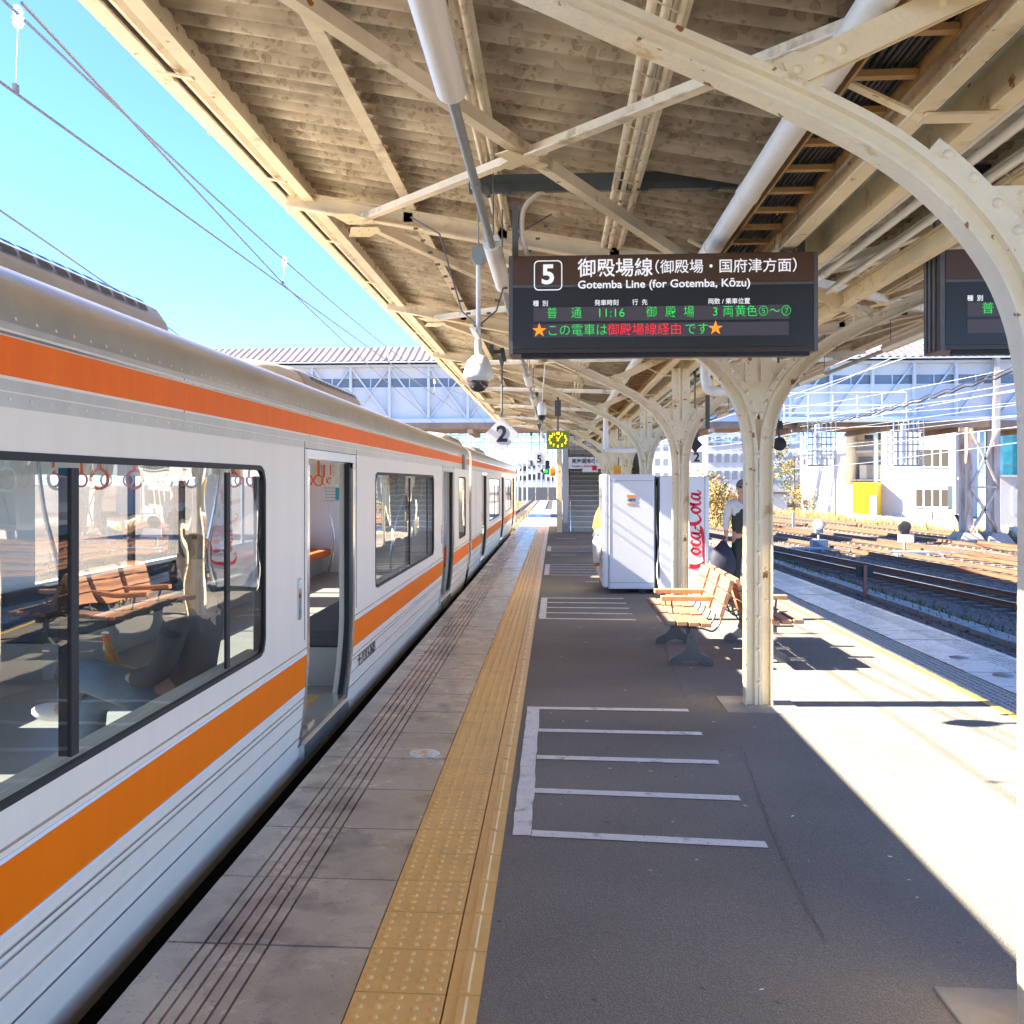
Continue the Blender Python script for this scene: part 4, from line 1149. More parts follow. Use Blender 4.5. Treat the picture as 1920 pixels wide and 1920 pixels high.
for e in (-1,1):
    pts = [(c0.x,cy,zc+.37),(c0.x+e*.12,cy+.05,zc+.48),(c0.x+e*.28,cy+.1,zr(2.0)-.15),(c0.x+e*.5,cy+.2,zr(2.0)+.0)]
    for p_, q_ in zip(pts, pts[1:]): mb.tube([p_,q_], .006, 5)
    for k in range(9):
        f = k/9; P = Vector(pts[0]).lerp(Vector(pts[3]), f); mb.tube([P, P+Vector((.03*e,0,.0))], .008, 4)
mb.build('stay_chain', M['dark_steel'], t)
c1 = at(933,662,7.0)
mb = MB(); mb.box(c1.x-.05,7.0,c1.z,c1.x+.05,7.03,c1.z+.022); mb.beam((c1.x+.03,7.0,c1.z+.035),(c1.x+.05,7.0,c1.z-.06),.03,.03); mb.box(c1.x-.055,6.99,c1.z,c1.x-.03,7.02,c1.z+.06); tag(mb.build('bullet_camera', M['black']), 'small black bracket camera just behind the white dome camera', 'camera')
c2 = at(1016,776,15.0)
t = thing('bullet_camera', 'small white camera with a black lens hanging left of the clock', 'camera', (c2.x,15,c2.z))
mb = MB(); mb.lathe([(.0,.2),(.06,.19),(.075,.1),(.06,.0)], (c2.x,15,c2.z-.02), 14); mb.tube([(c2.x,15,c2.z+.1),(c2.x+.05,15,c2.z+.75)], .012, 6); mb.build('housing', M['cctv'], t)
mb = MB(); mb.lathe([(.058,0),(.05,-.05),(.02,-.08),(0,-.085)], (c2.x,15,c2.z-.021), 12); mb.build('lens_dome', M['black'], t)

# ------------------------------------------------------------------ hanging number plates
def plate(u, v, Y, size, txt, lab, diamond=False, rod_v=None, col='white', tsize=.62, ink='ink'):
    c = at(u, v, Y); h = size/2
    t = thing('hanging_number', lab, 'sign', (c.x, Y, c.z-h))
    pts = [(c.x-h,c.z),(c.x,c.z-h),(c.x+h,c.z),(c.x,c.z+h)] if diamond else [(c.x-h,c.z-h),(c.x+h,c.z-h),(c.x+h,c.z+h),(c.x-h,c.z+h)]
    mb = MB(); mb.prism(pts, 'y', Y-.008, Y+.008); mb.build('plate', M[col], t)
    if txt: text(txt, size*tsize, (c.x,Y-.0095,c.z), M[ink], t, 'numeral', .03, 1, 'CENTER')
    zt = at(u, rod_v, Y).z
    mb = MB(); mb.tube([(c.x,Y,c.z+h),(c.x,Y,zt)], .012, 6); mb.prism([(c.x-.012,zt-.11),(c.x+.012,zt-.11),(c.x+.045,zt),(c.x-.045,zt)], 'y', Y-.012, Y+.012); mb.build('hanger_rod', M['dark_steel'], t)
    return t
plate(941,815,10.8,.39,'2','white diamond plate bearing a bold black 2 over the train side',True,667,tsize=.62)
plate(1011,861,19.0,.235,'5','white square plate bearing a black 5 below and left of the clock',False,795,tsize=.85)
plate(996,869,25.0,.24,'3','small pale plate with a black 3 far down the platform',True,810,tsize=.75)
plate(1016,883,30.0,.24,'4','small pale plate with a black 4, farthest of the hanging numbers',True,855,tsize=.75)
plate(1306,858,12.8,.16,'2','small white plate with a black 2 hanging right of the red-lettered machine',False,812,tsize=1.0)
plate(1303,834,12.7,.20,'','plain black diamond plate above the small right-hand 2',True,690,'black')
# bracket post from the roof beside it
c = at(1327,790,10.6)
mb = MB(); mb.box(c.x-.022,10.6,c.z-.08,c.x+.022,10.64,c.z+.28); mb.box(c.x-.005,10.59,c.z-.08,c.x+.005,10.6,c.z+.28)
tag(mb.build('hanging_bracket', M['dark_steel']), 'dark vertical steel bracket hanging left of the middle column arch', 'bracket')
# clock
c = at(1046,825,20.0); w_, h_ = .235, .185
t = thing('platform_clock', 'green-faced clock with yellow numerals in a grey box hanging over the platform', 'clock', (c.x,20,c.z-h_))
mb = MB(); mb.box(c.x-w_,19.92,c.z-h_,c.x+w_,20.12,c.z+h_); mb.build('case', M['galv'], t, bevel=.008)
mb = MB(); mb.box(c.x-w_+.02,19.915,c.z-h_+.02,c.x+w_-.02,19.9195,c.z+h_-.02); mb.build('clock_face', M['clock_face'], t)
for k in range(1,13):
    a = R(90-30*k); text(str(k), .072, (c.x+.17*math.cos(a),19.913,c.z+.128*math.sin(a)), M['clock_num'], t, 'numeral', .05, 1, 'CENTER')
mb = MB()
for ang, ln in ((R(90-332),.075),(R(90-36),.115)):
    mb.beam((c.x-.03*math.cos(ang),19.911,c.z-.03*math.sin(ang)),(c.x+ln*math.cos(ang),19.911,c.z+ln*math.sin(ang)),.003,.014,0,(0,1,0)) if False else mb.prism([(c.x-.03*math.cos(ang)-.009*math.sin(ang),c.z-.03*math.sin(ang)+.009*math.cos(ang)),(c.x-.03*math.cos(ang)+.009*math.sin(ang),c.z-.03*math.sin(ang)-.009*math.cos(ang)),(c.x+ln*math.cos(ang)+.005*math.sin(ang),c.z+ln*math.sin(ang)-.005*math.cos(ang)),(c.x+ln*math.cos(ang)-.005*math.sin(ang),c.z+ln*math.sin(ang)+.005*math.cos(ang))],'y',19.909,19.9125)
mb.build('clock_hands', M['clock_num'], t)
mb = MB(); mb.tube([(c.x,20,c.z+h_),(c.x,20,c.z+.52)], .02, 8); mb.box(c.x-.062,19.95,c.z+.48,c.x+.062,20.05,c.z+.80); mb.tube([(c.x,20,c.z+.8),(c.x,20,c.z+1.0)], .02, 8); mb.build('hanger', M['dark_steel'], t)
# departure signal repeater and yellow boxes
c = at(1024,884,27.0)
t = thing('signal_repeater', 'small round green-lit signal lamp hanging near the farthest number plates', 'signal', (c.x,27,c.z-.1))
mb = MB(); mb.lathe([(.0,.06),(.075,.06),(.085,0),(.075,-.01),(.06,-.012)], (c.x,27,c.z), 16, 0, (0,-1,0)); mb.box(c.x-.02,26.95,c.z+.08,c.x+.1,27.05,c.z+.30); mb.tube([(c.x+.03,27,c.z+.3),(c.x+.03,27,c.z+.75)], .012, 6); mb.build('hood', M['black'], t)
mb = MB(); mb.lathe([(.058,-.0135),(0,-.0145)], (c.x,27.0,c.z), 14, 0, (0,1,0)); mb.lathe([(.058,.063),(0,.064)], (c.x,27.0,c.z), 14, 0, (0,-1,0)); mb.build('lens', M['led_green'], t)
def amber(u0,v0,u1,v1,Y,lab):
    a, b = at(u0,v1,Y), at(u1,v0,Y); mb = MB(); mb.box(a.x,Y,a.z,b.x,Y+.18,b.z); t = thing('hanging_sign',lab,'sign',((a.x+b.x)/2,Y,a.z)); mb.build('case',M['amber'],t,bevel=.01)
    m2 = MB(); m2.box(a.x+.03,Y-.004,a.z+.05,b.x-.05,Y-.0005,(a.z+b.z)/2); m2.build('panel', M['sticker'], t)
    m2 = MB(); m2.tube([((a.x+b.x)/2,Y+.09,b.z),((a.x+b.x)/2,Y+.09,3.2)], .015, 6); m2.build('hanger_rod', M['dark_steel'], t); return t
amber(1031,878,1042,892,31,'small amber box sign hanging before the stair pillar')
amber(1151,873,1170,890,24.0,'amber box sign hung above the first vending machine')
amber(1173,858,1186,878,25.0,'smaller amber box sign above and right of the first vending machine')
# spotlight on right
c = at(1462,832,10.5)
t = thing('spotlight', 'round black spotlight hanging right of the middle column', 'light', (c.x,10.5,c.z-.07))
mb = MB(); mb.lathe([(.0,.09),(.05,.085),(.062,.04),(.072,-.02),(.066,-.025),(.05,-.018),(.0,-.016)], (c.x,10.5,c.z), 20, 0, (.35,.9,.1)); mb.build('lamp_body', M['black'], t)
mb = MB(); mb.tube([(c.x,10.52,c.z+.06),(c.x-.015,10.52,c.z+.2)], .012, 6); mb.box(c.x-.03,10.49,c.z+.15,c.x+.03,10.54,c.z+.24); mb.tube([(c.x-.01,10.52,c.z+.24),(c.x-.01,10.52,c.z+1.0)],.012,6); mb.build('bracket', M['black'], t)
# white elbow drain from the gutter
a0 = at(1322,700,11.0)
mb = MB(); pts = smooth_path([(a0.x,11.0,3.12),(a0.x,11.0,at(0,715,11).z),(a0.x+.03,11.0,at(0,737,11).z),(a0.x+.10,11.0,at(0,742,11).z),(a0.x+.34,11.2,at(0,742,11.2).z)],5); mb.tube(pts,.055,14)
tag(mb.build('drain_elbow', M['white_pipe']), 'white drain elbow turning from the gutter towards the middle column', 'pipe')
a0 = at(1136,800,19.0)
mb = MB(); pts = smooth_path([(a0.x,19,3.1),(a0.x,19,at(0,838,19).z),(a0.x+.05,19,at(0,846,19).z),(a0.x+.6,19.2,at(0,846,19.2).z)],5); mb.tube(pts,.05,12)
tag(mb.build('drain_elbow', M['white_pipe']), 'smaller white drain elbow farther off, above the first vending machine', 'pipe')

# ------------------------------------------------------------------ script lettering built from strokes
def ribbon(mb, pts, y, ox, oz, sc, up=True):
    """pts: (x, y, width) in text space; text runs upwards (rotated 90 degrees)"""
    P = smooth_path(pts, 6); vs = []
    for i, (x, q, w_) in enumerate(P):
        a, b = P[max(i-1,0)], P[min(i+1,len(P)-1)]; dx, dy = b[0]-a[0], b[1]-a[1]; l = math.hypot(dx,dy) or 1
        w_ = w_*1.25+.03; nx, ny = -dy/l*w_/2, dx/l*w_/2
        for e in (1,-1):
            X, Z = x+nx*e, q+ny*e
            vs.append((ox - Z*sc, y, oz + X*sc))
    mb.add(vs, [(2*i,2*i+1,2*i+3,2*i+2) for i in range(len(P)-1)])
def script_logo(y, ox, oz, sc, mat_, parent):
    mb = MB()
    big = lambda x0,s=1: [(x0+1.02*s,1.32,.05),(x0+.92*s,1.52,.10),(x0+.66*s,1.60,.12),(x0+.30*s,1.36,.20),(x0+.10*s,.86,.25),(x0+.16*s,.34,.24),(x0+.44*s,.04,.17),(x0+.80*s,.12,.09),(x0+1.08*s,.42,.05)]
    o = lambda x0: [(x0+.34,.84,.07),(x0+.12,.66,.16),(x0+.04,.36,.18),(x0+.20,.06,.14),(x0+.42,.16,.10),(x0+.54,.50,.15),(x0+.48,.78,.12),(x0+.30,.86,.06),(x0+.52,.66,.05),(x0+.80,.72,.04)]
    c_ = lambda x0: [(x0+.52,.68,.08),(x0+.36,.86,.10),(x0+.14,.66,.17),(x0+.06,.34,.18),(x0+.22,.05,.13),(x0+.46,.12,.07),(x0+.66,.40,.04)]
    def a(x0):
        return [[(x0+.50,.70,.07),(x0+.34,.86,.09),(x0+.12,.62,.16),(x0+.06,.30,.17),(x0+.20,.05,.12),(x0+.40,.24,.07),(x0+.56,.62,.06)],[(x0+.62,.88,.12),(x0+.52,.44,.17),(x0+.54,.12,.14),(x0+.70,.04,.08),(x0+.90,.34,.04)]]
    ribbon(mb, [(.35,-.30,.05),(1.0,-.20,.10),(2.2,-.22,.16),(3.2,-.08,.22),(3.55,.05,.05)], y, ox, oz, sc)
    ribbon(mb, [(.35,-.30,.05),(.02,.0,.2),(-.16,.6,.30),(.05,1.25,.24),(.50,1.62,.12),(.86,1.5,.08),(.84,1.1,.04)], y, ox, oz, sc)
    for k in (o(.95), c_(1.72)): ribbon(mb, k, y, ox, oz, sc)
    for k in a(2.34): ribbon(mb, k, y, ox, oz, sc)
    ribbon(mb, [(3.22,.46,.10),(3.55,.52,.12)], y, ox, oz, sc)
    ribbon(mb, big(3.62,.98), y, ox, oz, sc); ribbon(mb, o(4.68), y, ox, oz, sc)
    ribbon(mb, [(5.42,.50,.05),(5.86,1.50,.08),(5.74,1.66,.10),(5.56,1.30,.16),(5.46,.50,.18),(5.54,.10,.14),(5.74,.06,.07),(5.92,.36,.04)], y, ox, oz, sc)
    for k in a(5.88): ribbon(mb, k, y, ox, oz, sc)
    return mb.build('script_lettering', mat_, parent)

# ------------------------------------------------------------------ vending machines (back to back)
VY = 14.75
vx0, vx1 = at(1130,1000,VY).x, at(1227,1000,VY).x
VH = at(1180,889,VY).z
t = thing('vending_machine', 'white vending machine showing its plain side with a small orange sticker', 'vending machine', ((vx0+vx1)/2,VY,0))
mb = MB(); mb.box(vx0+.085,VY,.07,vx1,VY+1.18,VH); mb.build('cabinet', M['vend'], t, bevel=.012)
mb = MB(); mb.box(vx0,VY-.0,.09,vx0+.082,VY+1.18,VH); mb.build('front_door', M['vend'], t, bevel=.02)
mb = MB(); mb.box(vx0-.004,VY+.1,.85,vx0-.0005,VY+1.05,VH-.12); mb.build('display_window', M['pane'], t)
mb = MB(); mb.box(vx0-.05,VY+.2,.25,vx0-.0005,VY+1.0,.5); mb.build('delivery_tray', M['white'], t)
mb = MB()
for q in (.12,.9): mb.box(vx0+.12,VY+.1+q-.05,0,vx0+.2,VY+.1+q+.05,.07); mb.box(vx1-.2,VY+.1+q-.05,0,vx1-.1,VY+.1+q+.05,.07)
mb.build('foot', M['vend_dark'], t)
mb = MB(); mb.box(vx1+.001,VY+.02,.1,vx1+.025,VY+1.16,VH-.03); mb.build('back_panel', M['vend_dark'], t)
mb = MB()
for zz in (.16,VH-.10): mb.box(vx0+.10,VY-.003,zz,vx1-.02,VY-.0005,zz+.006)
mb.box(vx0+.10,VY-.003,.1,vx0+.106,VY-.0005,VH-.04); mb.build('panel_seam', M['signal_grey'], t)
sc_ = at(1184,937,VY)
mb = MB(); mb.box(sc_.x-.068,VY-.004,sc_.z+.035,sc_.x+.068,VY-.0005,sc_.z+.072); mb.box(sc_.x-.068,VY-.004,sc_.z-.072,sc_.x+.068,VY-.0005,sc_.z-.052); o = mb.build('sticker', M['sticker'], t)
text('自販機', .042, (sc_.x,VY-.003,sc_.z-.008), M['ink'], o, 'sticker_text', .02, 1, 'CENTER')
wx0, wx1 = at(1237,1000,VY).x, at(1330,1000,VY).x
t = thing('vending_machine', 'white vending machine with large red script lettering up its side', 'vending machine', ((wx0+wx1)/2,VY,0))
mb = MB(); mb.box(wx0,VY,.07,wx1-.075,VY+1.18,VH-.03); mb.build('cabinet', M['vend'], t, bevel=.012)
mb = MB(); mb.box(wx1-.072,VY,.09,wx1,VY+1.18,VH-.03); mb.build('front_door', M['vend'], t, bevel=.02)
mb = MB()
for q in (.12,.9): mb.box(wx0+.1,VY+.1+q-.05,0,wx0+.2,VY+.1+q+.05,.07); mb.box(wx1-.2,VY+.1+q-.05,0,wx1-.1,VY+.1+q+.05,.07)
mb.build('foot', M['vend_dark'], t)
mb = MB(); mb.box(wx0-.03,VY+.02,.1,wx0-.001,VY+1.16,VH-.06); mb.build('back_panel', M['vend_dark'], t)
lz0, lz1 = at(1300,1062,VY).z, at(1300,918,VY).z
script_logo(VY-.003, at(1314,1000,VY).x, lz0+.02, (lz1-lz0)/6.95, M['red'], t)
mb = MB(); x_ = (vx1+wx0)/2; mb.tube(smooth_path([(x_,VY+.1,1.6),(x_-.015,VY+.05,1.1),(x_+.02,VY+.03,.7),(x_,VY,.35),(x_+.03,VY-.03,.1),(x_+.05,VY-.06,.02),(x_+.0,VY-.1,.015)],6),.011,7)
tag(mb.build('power_cable', M['white']), 'white power cable dropping between the two vending machines', 'cable')

# ------------------------------------------------------------------ benches
def bench(flip, y0, lab):
    """three separate seats of wooden slats on two cast iron feet"""
    f = (lambda x: XB - x) if not flip else (lambda x: XB + x)
    e = -1 if not flip else 1
    t = thing('platform_bench', lab, 'bench', (XB+e*.36, y0+.9, 0), 'back-to-back platform benches')
    W, G = .50, .115
    def bx(mb, xa, ya, za, xb, yb, zb, m=0): a, b = sorted((f(xa), f(xb))); mb.box(a, ya, za, b, yb, zb, m)
    for k in range(3):
        ya = y0 + k*(W+G); yb = ya+W
        mb = MB()
        for i in range(4): bx(mb, .215+.105*i, ya, .375+.006*i, .215+.105*i+.092, yb, .415+.006*i, 1 if i == 3 else 0)
        mb.build('seat', [M['wood'],M['wood_grey']], t, bevel=.006)
        mb = MB()
        for i in range(3):
            s0, s1 = i*.112, i*.112+.10; lean = .30
            xa, za = .150-lean*s0, .47+s0; xb, zb = .150-lean*s1, .47+s1
            pts = [(f(xa),za),(f(xb),zb),(f(xb-.036),zb-.01),(f(xa-.036),za-.01)]
            mb.prism(pts, 'y', ya, yb)
        mb.build('backrest', [M['wood']], t, bevel=.006)
        mb = MB()
        for q in (ya+.09, yb-.09):
            mb.tube(smooth_path([(f(.55),q,.36),(f(.30),q,.355),(f(.19),q,.33),(f(.13),q,.40),(f(.11),q,.48),(f(.03),q,.78)],4), .009, 6)
        mb.build('seat_frame', M['iron'], t)
    for k in range(2):
        yc = y0 + (k+1)*W + k*G + G/2
        mb = MB(); bx(mb, .06, yc-.042, .545, .60, yc+.042, .590); mb.build('armrest', M['wood'], t, bevel=.008)
        mb = MB(); mb.tube([(f(.48),yc,.36),(f(.50),yc,.544)], .010, 6); mb.tube([(f(.10),yc,.40),(f(.08),yc,.544)], .010, 6); mb.build('armrest_post', M['iron'], t)
    mb = MB(); mb.beam((f(.36),y0+.05,.335),(f(.36),y0+3*W+2*G-.05,.335),.07,.05); mb.build('cross_beam', M['iron'], t)
    for yc in (y0+.27, y0+1.47):
        h = [(-.195,0),(-.195,.035),(-.17,.065),(-.10,.10),(-.055,.145),(-.036,.20),(-.034,.315),(.034,.315),(.036,.20),(.055,.145),(.10,.10),(.17,.065),(.195,.035),(.195,0),(.10,0),(.07,.03),(0,.045),(-.07,.03),(-.10,0)]
        mb = MB(); mb.prism([(f(.36)+a, b) for a, b in h], 'y', yc-.035, yc+.035)
        for zz in (.16,.24): mb.dome((f(.36),yc-.035,zz),.009,.006,(0,-1,0),7)
        for e_ in (-.155,.155): mb.dome((f(.36)+e_,yc-.036,.03),.010,.008,(0,-1,0),7)
        mb.build('leg', M['iron'], t, bevel=.008)
    return t
XB = 1.585
bench(False, 8.80, 'wooden slat bench facing the train on curved iron feet')
bench(True, 8.95, 'wooden slat bench facing away, back to back, half hidden by the column')

# ------------------------------------------------------------------ stairs at the platform end
sy0 = 33.0
t = thing('staircase', 'dim concrete staircase climbing to the footbridge at the platform end', 'stairs', (1.4, sy0, 0))
sx0, sx1 = at(1066,990,sy0).x, 2.9
mb = MB(); me_ = MB()
for k in range(26):
    z = k*.172; y = sy0+k*.29
    mb.box(sx0, y, z-.3 if k else 0, sx1, y+.31, z+.172)
    me_.box(sx0+.003, y-.012, z+.14, sx1-.003, y-.001, z+.1725)
mb.build('steps', M['stair'], t); me_.build('step_nosing', M['stair_edge'], t)
mb = MB(); mb.box(sx0-.04, sy0-.02, .0, sx0-.002, sy0+8, 4.6); mb.box(sx1+.002, sy0, 0, sx1+.1, sy0+8, 4.6); mb.build('side_wall', M['concrete'], t)
mb = MB(); mb.tube([(sx0+.06,sy0-.1,.0),(sx0+.06,sy0-.1,.9),(sx0+.06,sy0+7,5.0)], .022, 8); mb.build('handrail', M['bright'], t)
t = thing('stair_pillar', 'pale pillar beside the stairs with a narrow vertical notice', 'pillar', (.2,sy0-.3,0))
px0, px1 = at(1044,990,32.6).x, at(1066,990,32.6).x
mb = MB(); mb.box(px0,32.6,0,px0+(px1-px0)*.45,32.95,3.0); mb.build('post', M['cream'], t, bevel=.01)
mb = MB(); mb.box(px0+(px1-px0)*.5,32.62,.3,px1-.02,32.72,2.9); mb.build('notice', M['plaster_grey'], t)
mb = MB(); mb.box(px0+(px1-px0)*.46,32.64,0,px1,33.4,.42); mb.build('plinth', M['concrete'], t)
zt0, zt1 = at(1100,879,32.2).z, at(1100,857,32.2).z
sa, sb = at(1066,870,32.2).x, 2.1
t = thing('hanging_sign', 'white transfer sign in black characters hung over the staircase', 'sign', ((sa+sb)/2,32.2,zt0))
mb = MB(); mb.box(sa,32.2,zt0,sb,32.32,zt1); mb.build('case', M['white'], t, bevel=.01)
text('東海道線のりかえ', .155, (sa+.1,32.196,zt1-.14), M['ink'], t, 'sign_text', .02)
text('Transfer to Tokaido Line', .085, (sa+.1,32.196,zt0+.085), M['ink'], t, 'sign_text', .01)
mb = MB()
for q in (sa+.2, sb-.2): mb.tube([(q,32.26,zt1),(q,32.26,3.3)], .015, 6)
mb.build('hanger_rod', M['dark_steel'], t)
a, b = at(1092,884,31.5), at(1121,871,31.5)
t = thing('hanging_sign', 'pink and white notice with a scalloped lower edge below the transfer sign', 'sign', ((a.x+b.x)/2,31.5,a.z))
mb = MB(); n_ = 7; pts = [(b.x,b.z),(a.x,b.z)]
for k in range(n_): pts += [(a.x+(b.x-a.x)*k/n_, a.z),(a.x+(b.x-a.x)*(k+.5)/n_, a.z-.035)]
pts.append((b.x,a.z)); mb.prism(pts, 'y', 31.5, 31.52); o = mb.build('board', M['white'], t)
mb = MB(); mb.box(b.x-.18,31.494,a.z+.03,b.x-.03,31.499,b.z-.03); mb.build('red_panel', M['red'], t)
text('乗換階段', .07, (a.x+.03,31.497,b.z-.06), M['red'], t, 'sign_text', .01)
mb = MB(); mb.tube([(a.x+.1,31.51,b.z),(a.x+.1,31.51,3.2)], .01, 5); mb.tube([(b.x-.1,31.51,b.z),(b.x-.1,31.51,3.2)], .01, 5); mb.build('hanger_rod', M['dark_steel'], t)
# ------------------------------------------------------------------ footbridge
BY = 46.0
t = thing('footbridge', 'pale blue covered footbridge with truss sides spanning all the tracks', 'bridge', (5, BY, 4.3))
bx0, bx1 = -30.0, 46.0
zb0, zb1 = 4.55, 7.18
mb = MB(); mb.box(bx0,BY+.16,zb0,bx1,BY+.24,6.12); mb.box(bx0,BY+.16,6.55,bx1,BY+.24,zb1); mb.box(bx0,BY+4.1,zb0,bx1,BY+4.2,zb1); mb.build('wall_panel', M['bridge_wall'], t)
mb = MB(); mb.box(bx0,BY+.22,6.121,bx1,BY+.26,6.549); mb.build('window_band', M['bridge_win'], t)
mb = MB(); x = bx0; k = 0
while x < bx1:
    mb.box(x-.06,BY-.06,zb0,x+.06,BY+.155,zb1); mb.box(x+.90,BY+.17,6.12,x+.95,BY+.21,6.55); 
    mid = 5.2
    x2_ = x+1.85
    if x < mid-.5:
        mb.beam((x+.03,BY+.02,zb1-.15),(x2_-.03,BY+.02,zb0+.1),.07,.11,0,(0,1,0))
        if k % 3 != 0: mb.beam((x+.03,BY+.09,zb0+.1),(x2_-.03,BY+.09,zb1-.15),.06,.10,0,(0,1,0))
    else:
        mb.beam((x+.03,BY+.09,zb0+.1),(x2_-.03,BY+.09,zb1-.15),.06,.10,0,(0,1,0))
    x += 1.85; k += 1
mb.box(bx0,BY-.1,zb1-.12,bx1,BY+.15,zb1-.001); mb.box(bx0,BY-.12,zb0-.12,bx1,BY+.15,zb0+.08); mb.box(bx0,BY+.12,6.05,bx1,BY+.159,6.13)
mb.build('truss', M['bridge_frame'], t)
mb = MB(); mb.box(bx0,BY-.15,zb0-.42,bx1,BY+4.2,zb0-.13)
x = bx0
while x < bx1: mb.box(x,BY-.3,zb0-.62,x+.25,BY+4.4,zb0-.43); x += 3.7
mb.build('deck_girder', M['brown_under'], t)
mb = MB(); n = 900; vs = []
for i in range(n+1):
    x = bx0+(bx1-bx0)*i/n; dz = .03*math.sin(2*math.pi*i/4.0+.7)
    vs += [(x,BY-.55,zb1+.12+dz),(x,BY+1.75,8.25+dz),(x,BY+4.6,zb1+.1+dz)]
mb.add(vs, [f for i in range(n) for f in ((3*i,3*i+3,3*i+4,3*i+1),(3*i+1,3*i+4,3*i+5,3*i+2))]); mb.build('roof', M['bridge_roof'], t)
mb = MB(); mb.box(bx0,BY-.56,zb1+.03,bx1,BY-.50,zb1+.10); mb.build('eave_trim', M['bridge_frame'], t)
# walkway with railing slung in front on the right
wa, wb = at(1470,790,45.2).x, at(1700,790,45.2).x
mb = MB(); z0 = at(0,793,45.2).z; z1 = at(0,746,45.2).z
for z in (z1, z0+.62, z0+.3): mb.tube([(wa,45.2,z),(wb,45.2,z)], .025, 6)
x = wa
while x <= wb+.01: mb.tube([(x,45.2,z0),(x,45.2,z1)], .022, 6); x += (wb-wa)/5
mb.box(wa,45.0,z0-.12,wb,45.9,z0-.02)
mb.build('maintenance_walkway', M['bridge_frame'], t)
def cage(u0, u1, v0, v1, lab):
    a, b = at(u0,v1,44.6), at(u1,v0,44.6)
    t = thing('signal_cage', lab, 'cage', ((a.x+b.x)/2,44.6,a.z), 'lattice cages hung below the footbridge')
    mb = MB()
    for i in range(7):
        x = a.x+(b.x-a.x)*i/6
        for y in (44.6,45.4): mb.beam((x,y,a.z),(x,y,b.z+.4),.045,.045)
    for i in range(6):
        z = a.z+(b.z-a.z)*i/5
        for y in (44.6,45.4): mb.beam((a.x,y,z),(b.x,y,z),.04,.04)
        for x in (a.x,b.x): mb.beam((x,44.6,z),(x,45.4,z),.04,.04)
    mb.box(a.x,44.6,a.z-.05,b.x,45.4,a.z); mb.build('lattice', M['signal_grey'], t)
    mb = MB(); xm = a.x+(b.x-a.x)*.42; mb.box(xm-.1,44.9,a.z+.05,xm+.1,45.1,b.z+.3); mb.build('signal_post', M['bridge_frame'], t)
cage(1515,1567,806,872,'lattice signal cage under the footbridge, the left one')
cage(1676,1732,806,872,'lattice signal cage under the footbridge, nearer the rusty tower')
# tower
ta, tb = at(1817,1010,45.6).x, at(1868,1010,45.6).x
t = thing('bridge_tower', 'rust-streaked lattice steel tower on concrete blocks holding up the footbridge', 'tower', ((ta+tb)/2,45.6,GZ))
rs = mat('rusty_white_steel', (.50,.44,.38), .7, var=.2, vscale=2, spots=((.32,.19,.12), 1.6, .50, .15), alpha_stretch=(2,2,.4)); M['tower'] = rs
for x, z1_ in ((ta,4.1),(tb,7.3)):
    for y in (45.6,46.3):
        mb = MB(); mb.ibeam((x,y,GZ+.5),(x,y,4.1 if y > 46 else z1_),.34,.40,.05,0,(0,1,0)) if False else mb.box(x-.13,y-.12,GZ+.5,x+.13,y+.12,z1_ if y < 46 else 4.1); mb.build('leg', M['tower'], t)
        mb = MB(); b_ = .62
        mb.add([(x-b_,y-b_,GZ),(x+b_,y-b_,GZ),(x+b_,y+b_,GZ),(x-b_,y+b_,GZ),(x-.3,y-.3,GZ+.52),(x+.3,y-.3,GZ+.52),(x+.3,y+.3,GZ+.52),(x-.3,y+.3,GZ+.52)],[(0,1,5,4),(1,2,6,5),(2,3,7,6),(3,0,4,7),(4,5,6,7)]); mb.build('footing', M['concrete'], t)
zs = [GZ+.55, GZ+2.55, 4.0]
for i in range(2):
    for (p_, q_) in (((ta,zs[i]),(tb,zs[i+1])),((tb,zs[i]),(ta,zs[i+1]))):
        mb = MB(); mb.beam((p_[0],45.42,p_[1]),(q_[0],45.42,q_[1]),.10,.16,0,(0,1,0)); mb.build('brace', M['tower'], t)
mb = MB(); mb.beam((ta,45.38,zs[1]),(tb,45.38,zs[1]),.06,.1); mb.build('brace', M['tower'], t)
for x in (-9.6,-14): mb = MB(); mb.box(x,46,GZ,x+.35,46.4,4.1); mb.build('leg', M['tower'], t)
# ------------------------------------------------------------------ gantries over the tracks
def gantry(Y, x0, x1, z0, z1, lab):
    t = thing('overhead_gantry', lab, 'gantry', ((x0+x1)/2,Y,GZ), 'pale blue lattice gantries beyond the bridge')
    mb = MB(); n = int((x1-x0)/1.6)
    for y in (Y,Y+.7):
        mb.beam((x0,y,z0),(x1,y,z0),.09,.10); mb.beam((x0,y,z1),(x1,y,z1),.09,.10)
        for i in range(n):
            xa, xb = x0+(x1-x0)*i/n, x0+(x1-x0)*(i+1)/n
            mb.beam((xa,y,z0 if i%2 else z1),(xb,y,z1 if i%2 else z0),.05,.06); mb.beam((xa,y,z0),(xa,y,z1),.05,.05)
    mb.build('truss_beam', M['gantry'], t)
    for x in (x0,x1,(x0+x1)/2+2.5):
        mb = MB(); mb.box(x-.15,Y+.2,GZ,x+.15,Y+.5,z1); mb.build('post', M['gantry'], t)
    for x in (-7,-2.97,.5):
        mb = MB(); mb.tube([(x,Y+.3,z0),(x,Y+.3,z0-.6),(x+.9,Y+.3,z0-1.1)], .03, 6); mb.tube([(x-.3,Y+.3,z0-.5),(x-.3,Y+.3,z0-.0)], .05, 6)
        mb.build('wire_bracket', M['insul'], t)
